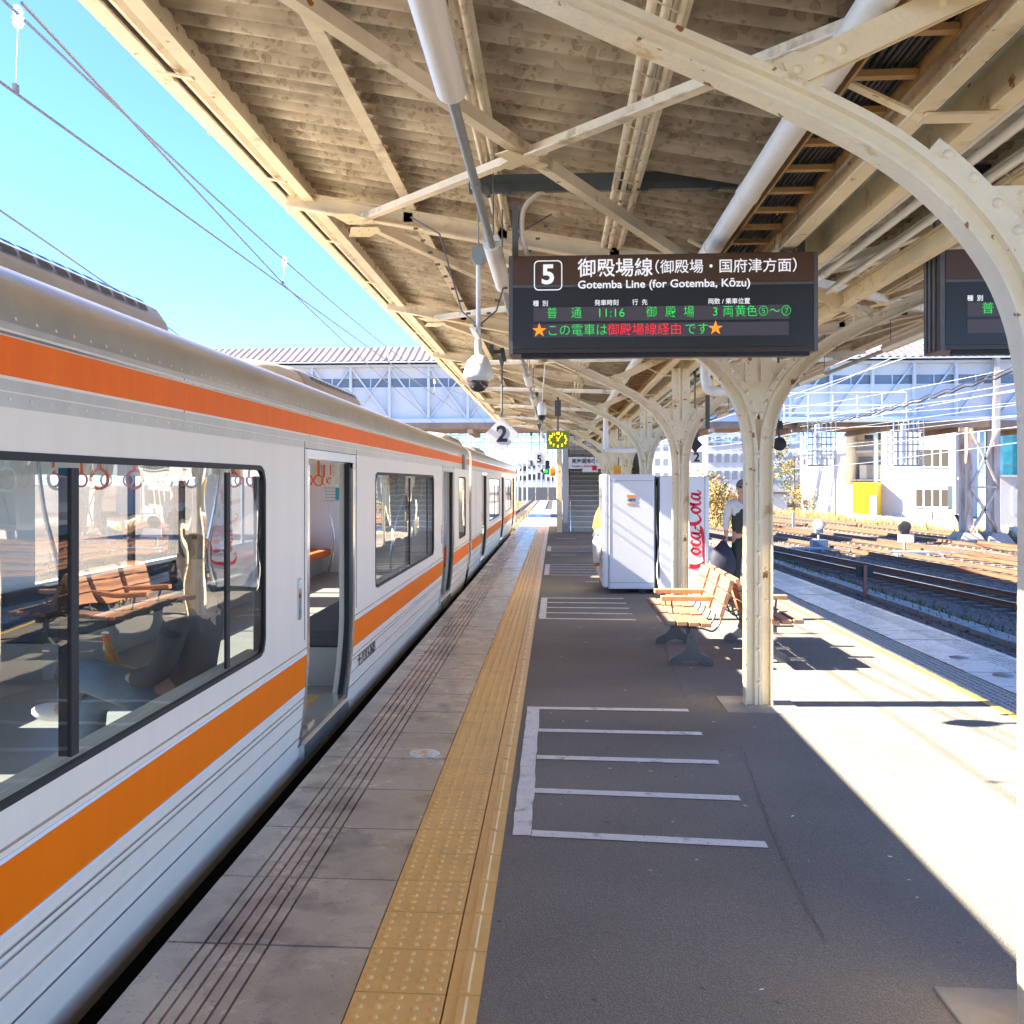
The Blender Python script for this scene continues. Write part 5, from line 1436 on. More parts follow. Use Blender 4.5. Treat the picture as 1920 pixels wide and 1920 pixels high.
gl = ['nearest pale blue lattice gantry just beyond the footbridge','second pale blue lattice gantry beyond the footbridge','third lattice gantry farther up the line','fourth lattice gantry, small in the distance','farthest lattice gantry near the horizon']
for i,Y in enumerate((62,82,104,130,165)): gantry(Y, -16, 26-.0*Y, 4.6+.012*Y, 5.7+.014*Y, gl[i])
# wires on the right
wl = ['contact wire over the hidden platform track at right','support wire over the hidden platform track at right','contact wire over the shaded track','support wire over the shaded track','contact wire over the first sunlit track','support wire over the first sunlit track','contact wire over the tower-side track','support wire over the tower-side track','contact wire over the rusty track behind the tower']
i = 0
for x36, sl_ in ((5.62,-.03),(8.85,SL),(12.3,SL),(15.2,SL),(19,SL)):
    for z, sag in ((3.85,0),(4.75,.55)):
        if i >= len(wl): break
        pts = []
        for k in range(24):
            y = 9+k*3.0; s_ = ((y-24)/22) if y < 46 else ((y-66)/20); pts.append((x36+sl_*(y-36), y, z - (sag*(1-min(1,s_*s_)) if sag else 0)))
        wire(wl[i], pts, .008, 'wire_bright', 'wires over the right-hand tracks'); i += 1
p0, p1 = at(1490,797,46.0), at(1916,692,19.0)
mb = MB(); pts = []
for k in range(60):
    f = k/59; P = p0.lerp(p1, f); pts.append((P.x, P.y, P.z - .25*math.sin(math.pi*f) + .03*math.sin(k*2.1)))
mb.tube(pts, .022, 6); mb.tube([(x,y,z+.07) for x,y,z in pts], .012, 6)
tag(mb.build('feeder_cable', M['cable']), 'thick dark twisted cable sloping across the footbridge at right', 'cable')
for k,(ua,va,ub,vb,lb) in enumerate(((1490,748,1740,640,'pale wire slanting up to the underside of the right-hand board'),(1500,800,1918,728,'pale wire sloping across the bridge wall just below the twisted cable'),(1520,803,1918,778,'pale wire sloping gently just below the bridge deck'),(1480,846,1910,800,'pale wire crossing before the white building and the tower'),(1480,880,1910,830,'lowest pale wire crossing before the white building'))):
    q0, q1 = at(ua,va,44.0), at(ub,vb,22.0); wire(lb, [q0, q0.lerp(q1,.5)-Vector((0,0,.08)), q1], .009, 'wire_bright', 'slanting wires at right')
# ------------------------------------------------------------------ dwarf signals, post, point machines
def dwarf(u, vb, Y, h, lab, box='white', blue=False):
    c = at(u, vb, Y); c.z = GZ
    t = thing('ground_signal', lab, 'signal', (c.x, Y, GZ))
    mb = MB(); mb.tube([(c.x,Y,GZ),(c.x,Y,GZ+h*.75)], .055, 8); mb.box(c.x-.2,Y-.2,GZ,c.x+.2,Y+.2,GZ+.10); mb.build('post', M['signal_grey'], t)
    mb = MB(); mb.lathe([(0,.09),(.2,.09),(.24,.02),(.24,-.10),(.2,-.12),(0,-.1)], (c.x,Y,GZ+h*.86), 18, 0, (.4,1,0)); mb.box(c.x-.13,Y-.1,GZ+h*.58,c.x+.16,Y+.1,GZ+h*.72); mb.build('head', M['signal_grey' if blue else 'black'], t)
    mb = MB()
    if blue: mb.box(c.x-.30,Y-.25,GZ+.02,c.x+.32,Y+.25,GZ+h*.36)
    else: mb.box(c.x-.28,Y-.12,GZ+h*.36,c.x+.32,Y-.08,GZ+h*.62)
    mb.build('box', M['signal_blue' if blue else 'white'], t); return c
dwarf(1535,1024,41.0,1.2,'grey round-headed ground signal on a blue box beyond the shaded track',blue=True)
dwarf(1696,1030,39.5,1.2,'black-headed ground signal with a pale plate among the sunlit tracks')
c = at(1801,1008,48.0)
t = thing('ground_signal','small black ground signal on a thin post beside the tower footing','signal',(c.x,48,GZ))
mb = MB(); mb.tube([(c.x,48,GZ),(c.x,48,GZ+.9)],.04,6); mb.build('post',M['dark_steel'],t)
mb = MB(); mb.prism([(c.x-.3,GZ+1.25),(c.x+.2,GZ+1.2),(c.x+.2,GZ+.7),(c.x-.02,GZ+.6),(c.x-.12,GZ+1.0)],'y',47.9,48.1); mb.build('head',M['black'],t)
for u,v,Y,lb in ((1530,1032,39.5,'low grey point machine in the shade by the blue signal box'),(1725,1038,37.6,'low pale point machine on the ballast near the second ground signal')):
    c = at(u,v,Y); t = thing('point_machine',lb,'point machine',(c.x,Y,GZ))
    mb = MB(); mb.box(c.x-.9,Y-.25,GZ,c.x+.3,Y+.25,GZ+.22); mb.build('case',M['signal_grey'],t,bevel=.03)
    mb = MB()
    for q in range(5): mb.beam((c.x-.9+q*.5,Y-.6,GZ+.12),(c.x-.6+q*.5,Y+.6,GZ+.14),.07,.05)
    mb.beam((c.x-1.2,Y-.3,GZ+.18),(c.x+1.4,Y-.35,GZ+.18),.06,.05); mb.build('rodding',M['galv'],t)
c = at(1622,1106,24.2)
t = thing('marker_post','rusty short post with a black cross plate beside the cable trough','post',(c.x,24.2,GZ))
mb = MB(); mb.beam((c.x,24.2,GZ),(c.x,24.2,GZ+.78),.075,.075); mb.build('post',mat('red_rust_post',(.38,.14,.09),.7,var=.2),t)
mb = MB(); mb.box(c.x-.2,24.245,GZ+.5,c.x+.2,24.26,GZ+.76); mb.build('plate',M['black'],t)
for k,(u,v,Y) in enumerate(((1488,989,60),(1748,985,62))):
    c = at(u,v,Y); mb = MB(); mb.box(c.x-.07,Y-.07,GZ,c.x+.07,Y+.07,GZ+1.0)
    tag(mb.build('marker_post',M['concrete']),('short grey post among the rusty tracks left of the blue signal','short grey post beside the low white wall')[k],'post')
# ------------------------------------------------------------------ buildings
def windows(mbp, xs, zs, w_, h_, y, fr=None):
    for x in xs:
        for z in zs: mbp.box(x,y-.05,z,x+w_,y+.05,z+h_)
# white workshop, parallel to the tracks: build in a local frame then turn it
def local_building(name, lab, cat, loc, rz):
    t = thing(name, lab, cat, loc); t.rotation_euler = (0,0,rz); return t
class LB(MB):
    pass
def lbuild(mb, name, m, t, bevel=0): return mb.build(name, m, t, bevel, local=True)
A = at(1500,957,84); B = at(1812,972,77.0)
ang = math.atan2(B.y-A.y, B.x-A.x)
Lg = (Vector((B.x,B.y,0))-Vector((A.x,A.y,0))).length
t = local_building('workshop','long white two-storey workshop with a recessed bay beyond the tracks','building',(A.x,A.y,GZ),ang)
fx = lambda u: Lg*(u-1500)/312.0
mb = MB(); mb.box(fx(1502),0,0,fx(1588),6,5.1); mb.box(fx(1588),0,0,fx(1592),8,7.6); mb.box(fx(1660),0,0,fx(1800),9,9.5); mb.box(fx(1592),3.2,0,fx(1660),9,8.2); lbuild(mb,'wall',M['plaster'],t)
mb = MB(); mb.box(fx(1498),-.2,5.1,fx(1590),6.2,5.3); mb.box(fx(1590),2.5,5.2,fx(1660),3.2,5.4); mb.box(fx(1590),-.1,7.6,fx(1662),9,7.9); lbuild(mb,'roof',M['plaster_grey'],t)
for z in (.9,4.0):
    for k in range(4):
        x = fx(1724+15*k); mb = MB(); mb.box(x,-.04,z,x+fx(1511),.02,z+1.3); f = lbuild(mb,'window',M['pane_tan'],t)
        mb = MB(); mb.box(x-.05,-.10,z-.12,x+fx(1511)+.05,-.041,z-.02); lbuild(mb,'sill',M['plaster_grey'],f)
mb = MB(); mb.box(fx(1780),-.04,.7,fx(1792),.02,2.5); lbuild(mb,'window',M['pane'],t)
for k in range(5):
    mb = MB(); mb.box(fx(1508+15*k),-.04,4.1,fx(1511+15*k),.02,4.7); lbuild(mb,'window',M['pane_tan'],t)
mb = MB(); mb.box(fx(1568),-.14,0,fx(1570),-.03,5.1); mb.box(fx(1802)-.5,-.14,0,fx(1802)-.3,-.03,9.4); lbuild(mb,'down_pipe',M['plaster_grey'],t)
mb = MB(); mb.box(fx(1660),-.05,2.95,fx(1800),-.01,3.15); mb.box(fx(1660),-.05,.0,fx(1800),-.01,.35); lbuild(mb,'string_course',M['plaster_grey'],t)
for k in range(3):
    x = fx(1606+17*k); mb = MB(); mb.box(x,3.14,6.2,x+.9,3.19,7.5); lbuild(mb,'window',M['pane'],t)
mb = MB(); mb.box(fx(1594),3.1,3.0,fx(1659),3.19,4.9); lbuild(mb,'window',M['bridge_win'],t)
mb = MB()
for k in range(7): mb.beam((fx(1594)+k*2.0,2.4,5.42),(fx(1594)+k*2+1.0,2.4,6.2),.06,.06); mb.beam((fx(1594)+k*2+1.0,2.4,6.2),(fx(1594)+k*2+2.0,2.4,5.42),.06,.06)
mb.beam((fx(1592),2.4,6.25),(fx(1660),2.4,6.25),.08,.08); lbuild(mb,'balcony_lattice',M['brown_under'],t)
for k in range(2):
    mb = MB(); x = fx(1602+13*k); mb.box(x,2.3,3.05,x+1.7,3.0,4.2); o = lbuild(mb,'air_conditioner',M['plaster_grey'],t)
mb = MB(); mb.box(fx(1592),1.6,2.9,fx(1660),3.15,3.0); lbuild(mb,'canopy_slab',M['plaster_grey'],t)
def at_wall(u, off=-1.2):
    """ground point in front of the workshop wall"""
    p_ = Vector((A.x,A.y,0)) + Vector((math.cos(ang),math.sin(ang),0))*fx(u) + Vector((math.sin(ang),-math.cos(ang),0))*(-off); return p_
P0 = at_wall(1615); 
t = local_building('container','bright yellow ribbed container standing before the white workshop bay','container',(P0.x,P0.y,GZ),ang)
mb = MB(); wy = fx(1661)-fx(1615)
mb.box(0,0,.15,wy,2,2.75)
for k in range(16): mb.box(k*wy/16+.05,-.05,.2,k*wy/16+.05+wy/40,-.001,2.7)
lbuild(mb,'shell',M['yellow_box'],t)
mb = MB(); mb.box(wy*.74,-.30,0,wy,-.06,1.7); lbuild(mb,'side_panel',M['plaster_grey'],t)
P0 = at_wall(1589)
t = local_building('fence','cream board fence left of the yellow container','fence',(P0.x,P0.y,GZ),ang)
mb = MB(); 
for k in range(14): mb.box(k*wy*.55/14,0,0,k*wy*.55/14+wy*.036,.1,2.55)
lbuild(mb,'boards',M['white'],t)
mb = MB(); mb.box(0,.101,.5,wy*.55,.16,.62); mb.box(0,.101,2.0,wy*.55,.16,2.12); lbuild(mb,'rails',M['plaster_grey'],t)
# netted construction building at right
c0 = at(1850,950,66); c1 = at(1960,950,66)
t = thing('scaffolded_building','building wrapped in teal netting at the far right beneath the bridge','building',((c0.x+c1.x)/2,66,GZ))
mb = MB(); mb.box(at(1878,900,66.5).x,66.3,GZ,c1.x+6,68.5,9); mb.build('wall',M['plaster_grey'],t)
mb = MB(); mb.box(at(1876,900,66).x,65.9,at(0,893,66).z,c1.x+6,66.1,9.2); mb.build('netting',M['teal'],t)
mb = MB(); 
for k in range(12): mb.box(at(1876,900,66).x+k*1.0,65.75,GZ,at(1876,900,66).x+k*1.0+.06,65.85,9.2)
for k in range(5): mb.box(at(1876,900,66).x,65.7,1+k*1.7,c1.x+6,65.75,1.06+k*1.7)
mb.build('scaffold_pole',M['galv'],t)
mb = MB(); mb.box(at(1836,900,66).x,65.0,at(0,985,66).z,at(1868,900,66).x,65.6,6.5); mb.build('blue_sheeting',M['blue_sheet'],t)
c0 = at(1876,985,60); c1 = at(1935,985,60)
t = thing('shed','low white shed with a grey window at the far right','building',((c0.x+c1.x)/2,60,GZ))
mb = MB(); mb.box(c0.x,60,GZ,c1.x+3,63,at(0,895,60).z); mb.build('wall',M['plaster'],t)
mb = MB(); mb.box(at(1898,900,60).x,59.95,at(0,960,60).z,c1.x+2,59.99,at(0,902,60).z); f = mb.build('window',M['plaster_grey'],t)
mb = MB(); mb.box(at(1906,900,60).x,59.90,at(0,925,60).z,at(1918,900,60).x,59.945,at(0,908,60).z); mb.build('pane',M['bridge_win'],f)
mb = MB(); mb.box(c0.x-.1,59.8,at(0,895,60).z,c1.x+3.1,63.1,at(0,893,60).z+.05); mb.build('roof',M['plaster_grey'],t)
# left part of the right background: office block with dark windows, pale shed, low walls
def block(x0,x1,y,z1,lab,cols,rows,wm,dep=14,wall='plaster',wfrac=.6,zr0=1.5):
    t = thing('building',lab,'building',((x0+x1)/2,y,GZ))
    mb = MB(); mb.box(x0,y,GZ,x1,y+dep,z1); mb.build('wall',M[wall],t)
    mb = MB(); mb.box(x0-.2,y-.2,z1,x1+.2,y+dep+.2,z1+.35); mb.build('roof',M['plaster_grey'],t)
    cw_ = (x1-x0)/cols; rh = (z1-zr0)/rows
    for i in range(cols):
        for j in range(rows):
            mb = MB(); xa = x0+cw_*(i+.5-wfrac/2); za = zr0+rh*j+rh*.25; mb.box(xa,y-.06,za,xa+cw_*wfrac,y-.005,za+rh*.5); mb.build('window',M[wm],t)
    return t
xa = at(1325,905,110).x
block(xa, at(1400,905,110).x, 110, at(0,785,110).z,'white office block with dark blue windows seen left of the middle column',5,4,'bridge_win')
block(at(1400,905,130).x, at(1500,905,130).x, 130, at(0,800,130).z,'pale apartment block behind the spotlight with small windows',6,5,'plaster_grey')
block(at(1225,905,125).x, at(1320,905,125).x, 125, at(0,830,125).z,'pale low building behind the vending machines',6,3,'bridge_win',wall='plaster_grey')
block(at(1640,905,150).x, at(1840,905,150).x, 150, at(0,815,150).z,'pale block peeping between workshop roof and bridge',9,6,'pane_tan')
c = at(1452,948,85); t = thing('shed','pale blue grey flat shed left of the white workshop','building',(c.x,85,GZ))
mb = MB(); mb.box(at(1425,948,85).x,85,GZ,at(1476,948,85).x,88,at(0,925,85).z); mb.build('wall',M['bridge_wall'],t)
mb = MB(); mb.box(at(1423,948,85).x,84.8,at(0,925,85).z,at(1478,948,85).x,88.2,at(0,921,85).z); mb.build('roof',M['dark_steel'],t)
# distant town up the line on the left
cl = ['plaster_grey','plaster','bridge_wall','plaster_grey','plaster']
for k in range(9):
    u0 = 955+k*17; Y = 210+20*(k%3); x0 = at(u0,900,Y).x; x1 = at(u0+16,900,Y).x
    block(x0,x1,Y,at(0,878-7*((k*5)%4),Y).z,['far pale house','far grey house','far blue grey house'][k%3]+' number '.replace('number ','') + ['just right of the train end','with a taller front','low and wide','between two poles','beside the line','with a flat top','near the stair pillar','partly behind the pillar','behind the pillar'][k],2,2,'pane_tan',12,cl[k%5])
# distant poles
for k in range(10):
    u = 962+k*9; Y = 120+8*k; c = at(u,900,Y); mb = MB(); mb.tube([(c.x,Y,GZ),(c.x,Y,at(0,862,Y).z)],.11,6)
    t = mb.build('catenary_pole',M['gantry']); tag(t,'thin pale pole in the distant row standing up the line','pole','row of distant poles up the line')
h = MB(); vs = []
for i in range(41):
    x = -700+i*40; vs += [(x,850,GZ),(x,850+60,14+16*math.sin(i*.7)+8*math.sin(i*1.9)+ (8 if i%3 else 0))]
h.add(vs,[(2*i,2*i+2,2*i+3,2*i+1) for i in range(40)],0,True); struct(h,'hills',mat('far_hills',(.28,.36,.42),.9))
mb = MB(); 
for k in range(14): mb.box(-22+k*1.9,150,GZ,-22+k*1.9+1.8,150.2,GZ+2.0)
tag(mb.build('fence',M['dark_steel']),'dark low fence closing the far end of the tracks on the left','fence')
# ------------------------------------------------------------------ vegetation
def tree(name, lab, x, y, h, r, mats_, n=1500, seed=1, group=None):
    q = random.Random(seed); t = thing(name, lab, 'tree' if h > 2.5 else 'bush', (x,y,GZ), group)
    mb = MB(); mb.tube([(x,y,GZ),(x+.05,y,GZ+h*.35),(x+.1,y+.05,GZ+h*.7)], [.05*h*.4,.03*h*.4,.012*h*.4], 7)
    for k in range(6):
        a = q.uniform(0,6.28); z = GZ+h*q.uniform(.25,.55); mb.tube([(x+.05,y,z),(x+math.cos(a)*r*.5,y+math.sin(a)*r*.5,z+h*.18),(x+math.cos(a)*r*.8,y+math.sin(a)*r*.8,z+h*.3)],[.012*h*.4,.008*h*.4,.003*h*.4],5)
    mb.build('trunk', M['bark'], t)
    mb = MB(); cl_ = [(q.gauss(0,.45)*r, q.gauss(0,.45)*r, GZ+h*q.uniform(.18,.92), r*q.uniform(.22,.42)) for _ in range(22)]
    for _ in range(n):
        c = q.choice(cl_); u = Vector((q.gauss(0,1),q.gauss(0,1),q.gauss(0,1))).normalized()*c[3]*q.uniform(.4,1.05)
        p_ = Vector((x+c[0],y+c[1],max(c[2]+u.z,GZ+.05)))+Vector((u.x,u.y,0)); s_ = q.uniform(.05,.11)*max(1,r*.6)
        a = Vector((q.gauss(0,1),q.gauss(0,1),q.gauss(0,1))).normalized(); b = a.cross(Vector((q.gauss(0,1),q.gauss(0,1),q.gauss(0,1)))).normalized()
        mb.add([p_-a*s_, p_+b*s_*.55, p_+a*s_, p_-b*s_*.55], [(0,1,2,3)], 0 if q.random() < .6 else 1)
    mb.build('crown', mats_, t); return t
g_, y_ = M['leaf_g'], M['leaf_y']
for k,(u,Y,h_,r_,m_,lb) in enumerate(((1350,60,3.6,1.9,[y_,g_],'autumn-tinted bush beyond the tracks left of the standing man'),(1335,66,3.0,1.7,[g_,y_],'greener bush at the left of the autumn clump'),(1372,64,2.4,1.5,[y_,y_],'low orange bush just left of the standing man'),(1488,88,7.5,2.6,[g_,y_],'tall yellow-green tree behind the pale shed'),(1515,84,2.2,1.6,[y_,g_],'low scrub at the left foot of the white workshop'))):
    c = at(u,930,Y); tree('tree' if h_ > 2.5 else 'bush', lb, c.x, Y, h_, r_, m_, 1500 if Y < 80 else 1200, 30+k)
def grass(name, spots, n, m, hmax, seed):
    q = random.Random(seed); mb = MB()
    for _ in range(n):
        (x0,x1,y0,y1) = q.choice(spots); x, y = q.uniform(x0,x1), q.uniform(y0,y1); h_ = hmax*q.uniform(.3,1); a = q.uniform(0,6.28); w_ = .02+.012*h_*3
        dx, dy = math.cos(a)*w_, math.sin(a)*w_; lx, ly = q.gauss(0,.35)*h_, q.gauss(0,.35)*h_
        mb.add([(x-dx,y-dy,GZ),(x+dx,y+dy,GZ),(x+lx,y+ly,GZ+h_)],[(0,1,2)])
    return tag(mb.build(name, m), kind='stuff')
grass('dry_grass', [(-2.2,-1.4,38,90),(-6,-4,36,90),(-12,-8,34,100),(-5.5,-4,60,120)], 9000, M['grass_dry'], .65, 3)
bw = [(27+SL*(y-36)-4.5, 27+SL*(y-36)-1.5, y, y+6) for y in range(50,110,6)]
grass('dry_grass', bw+[(at(1330,950,62).x,at(1420,950,62).x,56,66)], 6000, M['grass_dry'], .7, 4)
grass('weeds', [(redge(y)+.15,redge(y)+.9,y,y+3) for y in range(8,40,3)]+[(8.0-.02*y,8.6-.02*y,y,y+4) for y in range(12,40,4)], 2600, M['leaf_g'], .22, 5)
# loose ballast stones where the bed shows at a shallow angle
q = random.Random(9); mb = MB()
for _ in range(9000):
    y = 11+38*q.random()**1.3; x = 5.6 + q.random()*(9.0+.12*y); r_ = q.uniform(.025,.06); z = GZ+q.uniform(-.01,.03)
    v8 = [(x+r_*q.uniform(.6,1.1)*a, y+r_*q.uniform(.6,1.1)*b, z+r_*q.uniform(.5,1)*c) for a,b,c in ((1,0,0),(0,1,0),(-1,0,0),(0,-1,0),(0,0,1))]
    mb.add(v8,[(0,1,4),(1,2,4),(2,3,4),(3,0,4)])
tag(mb.build('gravel', M['ballast']), kind='stuff')

# ------------------------------------------------------------------ people
def skin_mesh(J, E, Rd, root=0, sub=1):
    me = bpy.data.meshes.new('skin'); me.from_pydata([tuple(p) for p in J], E, []); o = bpy.data.objects.new('tmp', me); COL.objects.link(o)
    md = o.modifiers.new('s','SKIN'); md.use_smooth_shade = True
    if not me.skin_vertices: me.attributes
    sv = me.skin_vertices[0].data
    for i, r_ in enumerate(Rd): sv[i].radius = (r_, r_) if not isinstance(r_, tuple) else r_; sv[i].use_root = (i == root)
    sb = o.modifiers.new('b','SUBSURF'); sb.levels = sub; sb.render_levels = sub
    dg = bpy.context.evaluated_depsgraph_get(); dg.update()
    out = bpy.data.meshes.new_from_object(o.evaluated_get(dg)); bpy.data.objects.remove(o); bpy.data.meshes.remove(me); return out
def put(me, name, m, t):
    me.materials.clear(); me.materials.append(m); me.name = name; me.transform(Matrix.Translation(-WL[t.name]))
    for p_ in me.polygons: p_.use_smooth = True
    o = bpy.data.objects.new(name, me); COL.objects.link(o); o.parent = t; WL[o.name] = WL[t.name]; return o
def hand(J, E, Rd, wrist_i, d, side, size=.09):
    """palm plus five short curled chains joined to the body skeleton"""
    d = unit(d); sd = unit(Vector(side) - d*Vector(side).dot(d)); cu = d.cross(sd)
    w_ = Vector(J[wrist_i]); k = len(J); J.append(w_+d*.055); E.append((wrist_i,k)); Rd.append((.034,.018))
    for i, (o_, ln) in enumerate(((-.030,.062),(-.010,.074),(.011,.068),(.030,.052))):
        a = len(J); b = w_+d*.09+sd*o_; J.append(b); J.append(b+d*ln*.5+cu*.008); J.append(b+d*ln*.85+cu*.030)
        E += [(k,a),(a,a+1),(a+1,a+2)]; Rd += [.0095,.0088,.0075]
    a = len(J); J.append(w_+d*.03-sd*.036); J.append(w_+d*.065-sd*.055+cu*.012); J.append(w_+d*.09-sd*.05+cu*.026); E += [(k,a),(a,a+1),(a+1,a+2)]; Rd += [.012,.011,.009]
def face(t, c, fw, r_, skin=True, glasses=False, rt=None):
    """features on a head centred at c looking along fw"""
    fw = unit(fw); up = Vector((0,0,1)); rt = unit(fw.cross(up))
    mb = MB()
    n0 = c+fw*(r_*.94)
    mb.add([n0+up*.015-rt*.010, n0+up*.015+rt*.010, n0-up*.030+rt*.016, n0-up*.030-rt*.016, n0+fw*.026-up*.026],[(0,1,4),(1,2,4),(2,3,4),(3,0,4)],0,True)
    for e in (-1,1): mb.ball(c+rt*e*(r_*.84)-up*.005, .012,.022,.030,8,6)
    mb.build('nose_and_ears', M['skin'], t)
    mb = MB(); m0 = c+fw*(r_*.92)-up*.055; mb.ball(m0,.022,.010,.006,8,5); mb.build('mouth', mat('lips',(.35,.12,.1),.5), t)
    mb = MB()
    for e in (-1,1): mb.ball(c+fw*(r_*.88)+rt*e*.032+up*.018,.022 if glasses else .012,.012,.017 if glasses else .008,8,6)
    if glasses: mb.tube([c+fw*(r_*.97)-rt*.02+up*.022, c+fw*(r_*.97)+rt*.02+up*.022], .004, 5); [mb.tube([c+fw*(r_*.85)+rt*e*.05+up*.022, c+rt*e*(r_*.88)+up*.018], .004, 5) for e in (-1,1)]
    mb.build('sunglasses' if glasses else 'eyes', M['black'], t)
def head(J, E, Rd, neck_i, c, fw):
    fw = unit(fw); k = len(J); J += [c+Vector((0,0,-.055))+fw*.012, c, c+Vector((0,0,.055))-fw*.005]; E += [(neck_i,k),(k,k+1),(k+1,k+2)]; Rd += [(.058,.062),(.078,.090),(.066,.078)]
def hair(t, c, fw, m, long=0):
    fw = unit(fw); mb = MB(); vs, fs, n, k = [], [], 16, 8
    for i in range(k+1):
        ph = math.pi*.58*i/k
        for j in range(n):
            th = 2*math.pi*j/n; d = Vector((math.sin(ph)*math.cos(th), math.sin(ph)*math.sin(th), math.cos(ph)))
            f = d.dot(fw); r_ = Vector((d.x*.090,d.y*.090,d.z*.098)); p_ = c+Vector((0,0,.035))+r_-fw*.014
            if f > .3 and d.z < .45: p_ = c+Vector((0,0,.035))+r_*.8-fw*.02
            if long and f < .35 and d.z < .2: p_.z -= long*(.2-d.z)
            vs.append(p_)
    for i in range(k):
        for j in range(n): fs.append((i*n+j,i*n+(j+1)%n,(i+1)*n+(j+1)%n,(i+1)*n+j))
    mb.add(vs,fs,0,True); mb.build('hair', m, t)
V = Vector
def rel(base, L): return [V(base)+V(p_) for p_ in L]

# standing man (faces the camera), holding a dark bag in his right hand
mb_ = at(1392,1112,14.8); bm = (mb_.x, 14.8, 0)
t = thing('person','man in sunglasses, white shirt and charcoal vest, standing behind the column holding a dark bag','person',bm)
fw = V((-.1,-1,0))
b = [(0,0,.90),(0,0,1.02),(0,0,1.18),(0,-.0,1.34),(0,-.01,1.43)]
J = rel(bm,b); E = [(0,1),(1,2),(2,3),(3,4)]; Rd = [(.15,.10),(.14,.10),(.15,.10),(.12,.075),(.052,.052)]
hc = V(bm)+V((-.01,-.03,1.565)); head(J,E,Rd,4,hc,fw)
def limb(pts, rs, start):
    k = len(J); J.extend(rel(bm,pts)); Rd.extend(rs); E.append((start,k)); E.extend((k+i,k+i+1) for i in range(len(pts)-1)); return len(J)-1
wr = limb([(-.18,0,1.33),(-.235,.0,1.08),(-.25,-.07,.86)],[.055,.043,.030],3); hand(J,E,Rd,wr,(0,-.1,-1),(0,1,0))
wl_ = limb([(.18,0,1.33),(.22,-.04,1.09),(.10,-.24,1.03)],[.055,.043,.030],3); hand(J,E,Rd,wl_,(-.8,-.5,.2),(0,0,1))
legs = {}
for e in (-1,1): legs[e] = limb([(e*.085,0,.82),(e*.09,-.015,.48),(e*.095,.01,.09),(e*.10,-.10,.035)],[.082,.058,.040,.035],0)
put(skin_mesh(J,E,Rd), 'body', M['skin'], t)
S = rel(bm,[(0,0,.86),(0,0,1.02),(0,0,1.2),(0,0,1.345),(0,-.005,1.425),(-.185,0,1.335),(-.24,0,1.08),(-.25,-.05,.93),(.185,0,1.335),(.225,-.04,1.09),(.14,-.19,1.045)])
put(skin_mesh(S,[(0,1),(1,2),(2,3),(3,4),(3,5),(5,6),(6,7),(3,8),(8,9),(9,10)],[(.16,.115),(.155,.115),(.172,.12),(.155,.10),(.066,.066),.066,.056,.046,.066,.056,.046]),'shirt',M['shirt'],t)
S = rel(bm,[(0,0,.84),(0,0,1.02),(0,0,1.2),(0,0,1.33)])
put(skin_mesh(S,[(0,1),(1,2),(2,3)],[(.172,.128),(.168,.13),(.184,.134),(.13,.10)]),'vest',M['vest'],t)
S = rel(bm,[(0,0,.93),(0,0,.86)]+[q_ for e in (-1,1) for q_ in ((e*.088,0,.80),(e*.09,-.015,.48),(e*.095,.01,.07))])
put(skin_mesh(S,[(0,1),(1,2),(2,3),(3,4),(1,5),(5,6),(6,7)],[(.165,.12),(.165,.12),.098,.078,.066,.098,.078,.066]),'trousers',M['trouser'],t)
mb = MB()
for e in (-1,1): mb.ball((bm[0]+e*.10,bm[1]-.06,.04),.05,.135,.045,12,7)
mb.build('shoes',M['shoe'],t)
face(t,hc,fw,.088,True,True); hair(t,hc,fw,M['hair_grey'])
k0 = V(bm)+V((-.27,-.12,.80))
t2 = thing('bag','dark navy cloth bag hanging from the standing man\'s hand','bag',(k0.x,k0.y,k0.z-.62))
mb = MB(); sec = [(0,.03,.025),(-.05,.07,.05),(-.15,.15,.09),(-.30,.185,.11),(-.42,.17,.10),(-.52,.13,.07)]
vs = []; n = 16; q = random.Random(4)
for z,rx,ry in sec:
    for j in range(n):
        th = 2*math.pi*j/n; w_ = 1+.10*math.sin(3*th+z*9); vs.append((k0.x-.03+rx*math.cos(th)*w_, k0.y+ry*math.sin(th)*w_, k0.z+z - (.10*max(0,math.cos(th+2.6)) if z < -.4 else 0)))
mb.add(vs,[(i*n+j,i*n+(j+1)%n,(i+1)*n+(j+1)%n,(i+1)*n+j) for i in range(len(sec)-1) for j in range(n)],0,True); mb.add(vs[-n:],[tuple(range(n))])
mb.prism([(k0.x-.16,k0.z-.42),(k0.x-.19,k0.z-.68),(k0.x-.10,k0.z-.56),(k0.x-.02,k0.z-.50)],'y',k0.y-.03,k0.y+.03); mb.prism([(k0.x+.12,k0.z-.30),(k0.x+.20,k0.z-.44),(k0.x+.06,k0.z-.40)],'y',k0.y-.03,k0.y+.03)
mb.build('cloth',M['navy'],t2)
mb = MB(); mb.tube([k0+V((-.03,0,.0)),k0+V((.0,.03,.055)),k0+V((.03,.05,-.02))],.010,6); mb.build('handle',M['navy'],t2)
k1 = V(bm)+V((.02,-.30,1.06)); mb = MB(); mb.box(k1.x-.035,k1.y-.008,k1.z-.06,k1.x+.035,k1.y,k1.z+.07); tag(mb.build('phone',M['black'],bevel=.004),'small black phone held at the standing man\'s chest','phone')

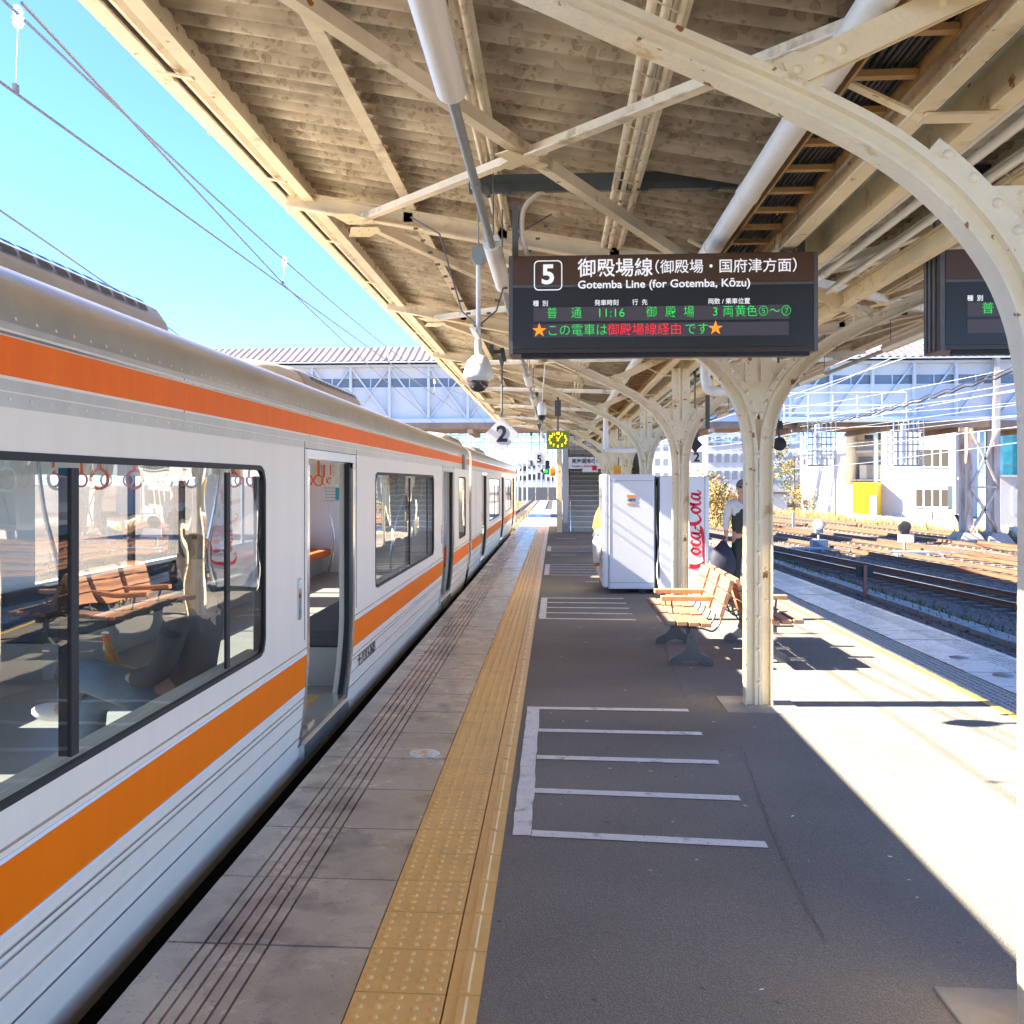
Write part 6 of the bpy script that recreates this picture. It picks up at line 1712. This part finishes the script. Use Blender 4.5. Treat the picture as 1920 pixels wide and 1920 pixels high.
# woman bending before the first machine
bw_ = (.765, 16.3, 0); bm = bw_
t = thing('person','person in a yellow sweater and dark trousers half hidden behind the first vending machine','person',bm)
fw = V((1,-.15,-.35))
J = rel(bm,[(-.05,.0,.84),(-.04,.0,.95),(-.01,.0,1.09),(.02,.0,1.22),(.06,.0,1.28)]); E = [(0,1),(1,2),(2,3),(3,4)]; Rd = [(.14,.11),(.12,.10),(.135,.10),(.12,.085),(.048,.048)]
hc = V(bm)+V((.10,-.01,1.37)); head(J,E,Rd,4,hc,fw)
w1 = limb([(.02,-.16,1.20),(-.02,-.20,.97),(.12,-.18,.84)],[.046,.037,.026],3); hand(J,E,Rd,w1,(.7,.1,-.6),(0,1,0))
w2 = limb([(.02,.16,1.20),(.0,.20,.97),(.15,.15,.84)],[.046,.037,.026],3); hand(J,E,Rd,w2,(.7,-.1,-.6),(0,1,0))
for e in (-1,1): limb([(-.05,e*.085,.76),(.01,e*.09,.43),(.02,e*.09,.09),(.13,e*.09,.035)],[.078,.054,.038,.032],0)
put(skin_mesh(J,E,Rd),'body',M['skin'],t)
S = rel(bm,[(-.05,.0,.82),(-.04,.0,.95),(-.01,.0,1.09),(.02,.0,1.22),(.045,.0,1.255),(.02,-.16,1.205),(-.02,-.205,.97),(.09,-.185,.87),(.02,.16,1.205),(.0,.205,.97),(.12,.16,.87)])
put(skin_mesh(S,[(0,1),(1,2),(2,3),(3,4),(3,5),(5,6),(6,7),(3,8),(8,9),(9,10)],[(.165,.13),(.15,.125),(.16,.125),(.14,.10),(.06,.06),.07,.062,.05,.07,.062,.05]),'sweater',M['sweater'],t)
S = rel(bm,[(-.05,.0,.88),(-.05,.0,.80)]+[q_ for e in (-1,1) for q_ in ((-.05,e*.088,.74),(.01,e*.09,.43),(.02,e*.09,.07))])
put(skin_mesh(S,[(0,1),(1,2),(2,3),(3,4),(1,5),(5,6),(6,7)],[(.155,.13),(.155,.13),.094,.072,.058,.094,.072,.058]),'trousers',M['trouser'],t)
mb = MB()
for e in (-1,1): mb.ball((bm[0]+.07,bm[1]+e*.09,.04),.12,.045,.042,12,7)
mb.build('shoes',M['shoe'],t)
face(t,hc,V((1,-.15,-.35)),.086); hair(t,hc,V((1,-.15,-.35)),M['hair_black'],.35)
kb = at(1128,1030,15.6)
t2 = thing('bag','white carrier bag with an orange base beside the front of the vending machine','bag',(vx0-.06,14.98,.40))
mb = MB(); c = V((vx0-.075,14.98,.44)); vs = []; n = 16; sec = [(.0,.050,.09),(.08,.062,.11),(.22,.068,.12),(.34,.055,.10),(.40,.03,.05)]
for z,rx,ry in sec:
    for j in range(n): th = 2*math.pi*j/n; w_ = 1+.09*math.sin(3*th+z*14); vs.append((c.x+rx*math.cos(th)*w_,c.y+ry*math.sin(th)*w_,c.z+z))
mb.add(vs,[(i*n+j,i*n+(j+1)%n,(i+1)*n+(j+1)%n,(i+1)*n+j) for i in range(len(sec)-1) for j in range(n)],0,True); mb.build('bag_body',M['shirt'],t2)
mb = MB(); mb.lathe([(.0,-.05),(.05,-.045),(.055,.0),(.0,.004)],(c.x,c.y,c.z),14); mb.build('base',M['sticker'],t2)
mb = MB(); mb.tube(smooth_path([(c.x-.02,c.y,c.z+.39),(c.x+.02,c.y,c.z+.50),(c.x+.07,c.y,c.z+.52)],4),.010,6); mb.build('handle',M['shirt'],t2)

# seated passenger inside the car, legs crossed, back to the near window
bm = (-1.80, 4.72, 0)
t = thing('person','seated passenger in dark jacket and pale blue jeans with crossed legs inside the train','person',(bm[0],bm[1],FLOOR))
z0 = .58
J = rel(bm,[(0,0,z0+.02),(.02,0,z0+.16),(.05,0,z0+.34),(.06,0,z0+.48),(.05,0,z0+.56)]); E = [(0,1),(1,2),(2,3),(3,4)]; Rd = [(.14,.12),(.13,.11),(.15,.11),(.14,.09),(.052,.052)]
hc = V(bm)+V((.02,0,z0+.69)); fwp = V((-1,0,-.25)); head(J,E,Rd,4,hc,fwp)
def limb2(pts, rs, start):
    k = len(J); J.extend(rel(bm,pts)); Rd.extend(rs); E.append((start,k)); E.extend((k+i,k+i+1) for i in range(len(pts)-1)); return len(J)-1
wa_ = limb2([(.03,-.18,z0+.44),(-.04,-.23,z0+.18),(-.26,-.12,z0+.13)],[.05,.04,.028],3); hand(J,E,Rd,wa_,(-.8,.4,.1),(0,0,1))
wb_ = limb2([(.03,.18,z0+.44),(-.04,.24,z0+.18),(-.26,.10,z0+.12)],[.05,.04,.028],3); hand(J,E,Rd,wb_,(-.8,-.4,.1),(0,0,1))
limb2([(-.10,.09,z0+.03),(-.50,.06,z0+.02),(-.56,.10,.30),(-.54,.10,.16),(-.66,.10,.135)],[.085,.062,.045,.04,.034],0)
limb2([(-.10,-.09,z0+.04),(-.50,-.10,z0+.16),(-.66,.14,z0-.02),(-.72,.22,z0-.10),(-.84,.26,z0-.12)],[.085,.066,.048,.04,.034],0)
put(skin_mesh(J,E,Rd),'body',M['skin'],t)
S = rel(bm,[(0,0,z0),(.02,0,z0+.16),(.05,0,z0+.34),(.06,0,z0+.48),(.055,0,z0+.53),(.03,-.185,z0+.44),(-.04,-.235,z0+.18),(-.22,-.14,z0+.135),(.03,.185,z0+.44),(-.04,.245,z0+.18),(-.22,.12,z0+.125)])
put(skin_mesh(S,[(0,1),(1,2),(2,3),(3,4),(3,5),(5,6),(6,7),(3,8),(8,9),(9,10)],[(.17,.14),(.165,.13),(.175,.13),(.155,.11),(.066,.066),.072,.062,.05,.072,.062,.05]),'jacket',M['vest'],t)
S = rel(bm,[(.0,0,z0+.03),(-.04,0,z0+.02),(-.12,.09,z0+.03),(-.50,.06,z0+.02),(-.55,.10,.22),(-.12,-.09,z0+.04),(-.50,-.10,z0+.16),(-.68,.17,z0-.04)])
put(skin_mesh(S,[(0,1),(1,2),(2,3),(3,4),(1,5),(5,6),(6,7)],[(.16,.13),(.16,.13),.105,.088,.07,.105,.092,.072]),'jeans',M['jeans'],t)
mb = MB(); p_ = V(bm)+V((-.80,.25,z0-.12)); mb.ball(p_,.13,.05,.05,12,7); mb.ball(V(bm)+V((-.62,.10,.145)),.13,.05,.045,12,7); mb.build('shoes',M['shoe_white'],t)
face(t,hc,fwp,.088); hair(t,hc,fwp,M['hair_black'])
p_ = V(bm)+V((-.36,-.02,z0+.17))
t2 = thing('drink_bottle','small amber drink bottle with an orange cap in the seated passenger\'s hands','bottle',p_)
mb = MB(); mb.lathe([(0,0),(.03,0),(.032,.02),(.03,.08),(.026,.11),(.014,.13)],p_,14,0,(-.3,.0,1)); mb.build('bottle_body',M['bottle'],t2)
mb = MB(); mb.lathe([(.016,.128),(.017,.155),(0,.157)],p_,12,0,(-.3,.0,1)); mb.build('cap',M['orange'],t2)
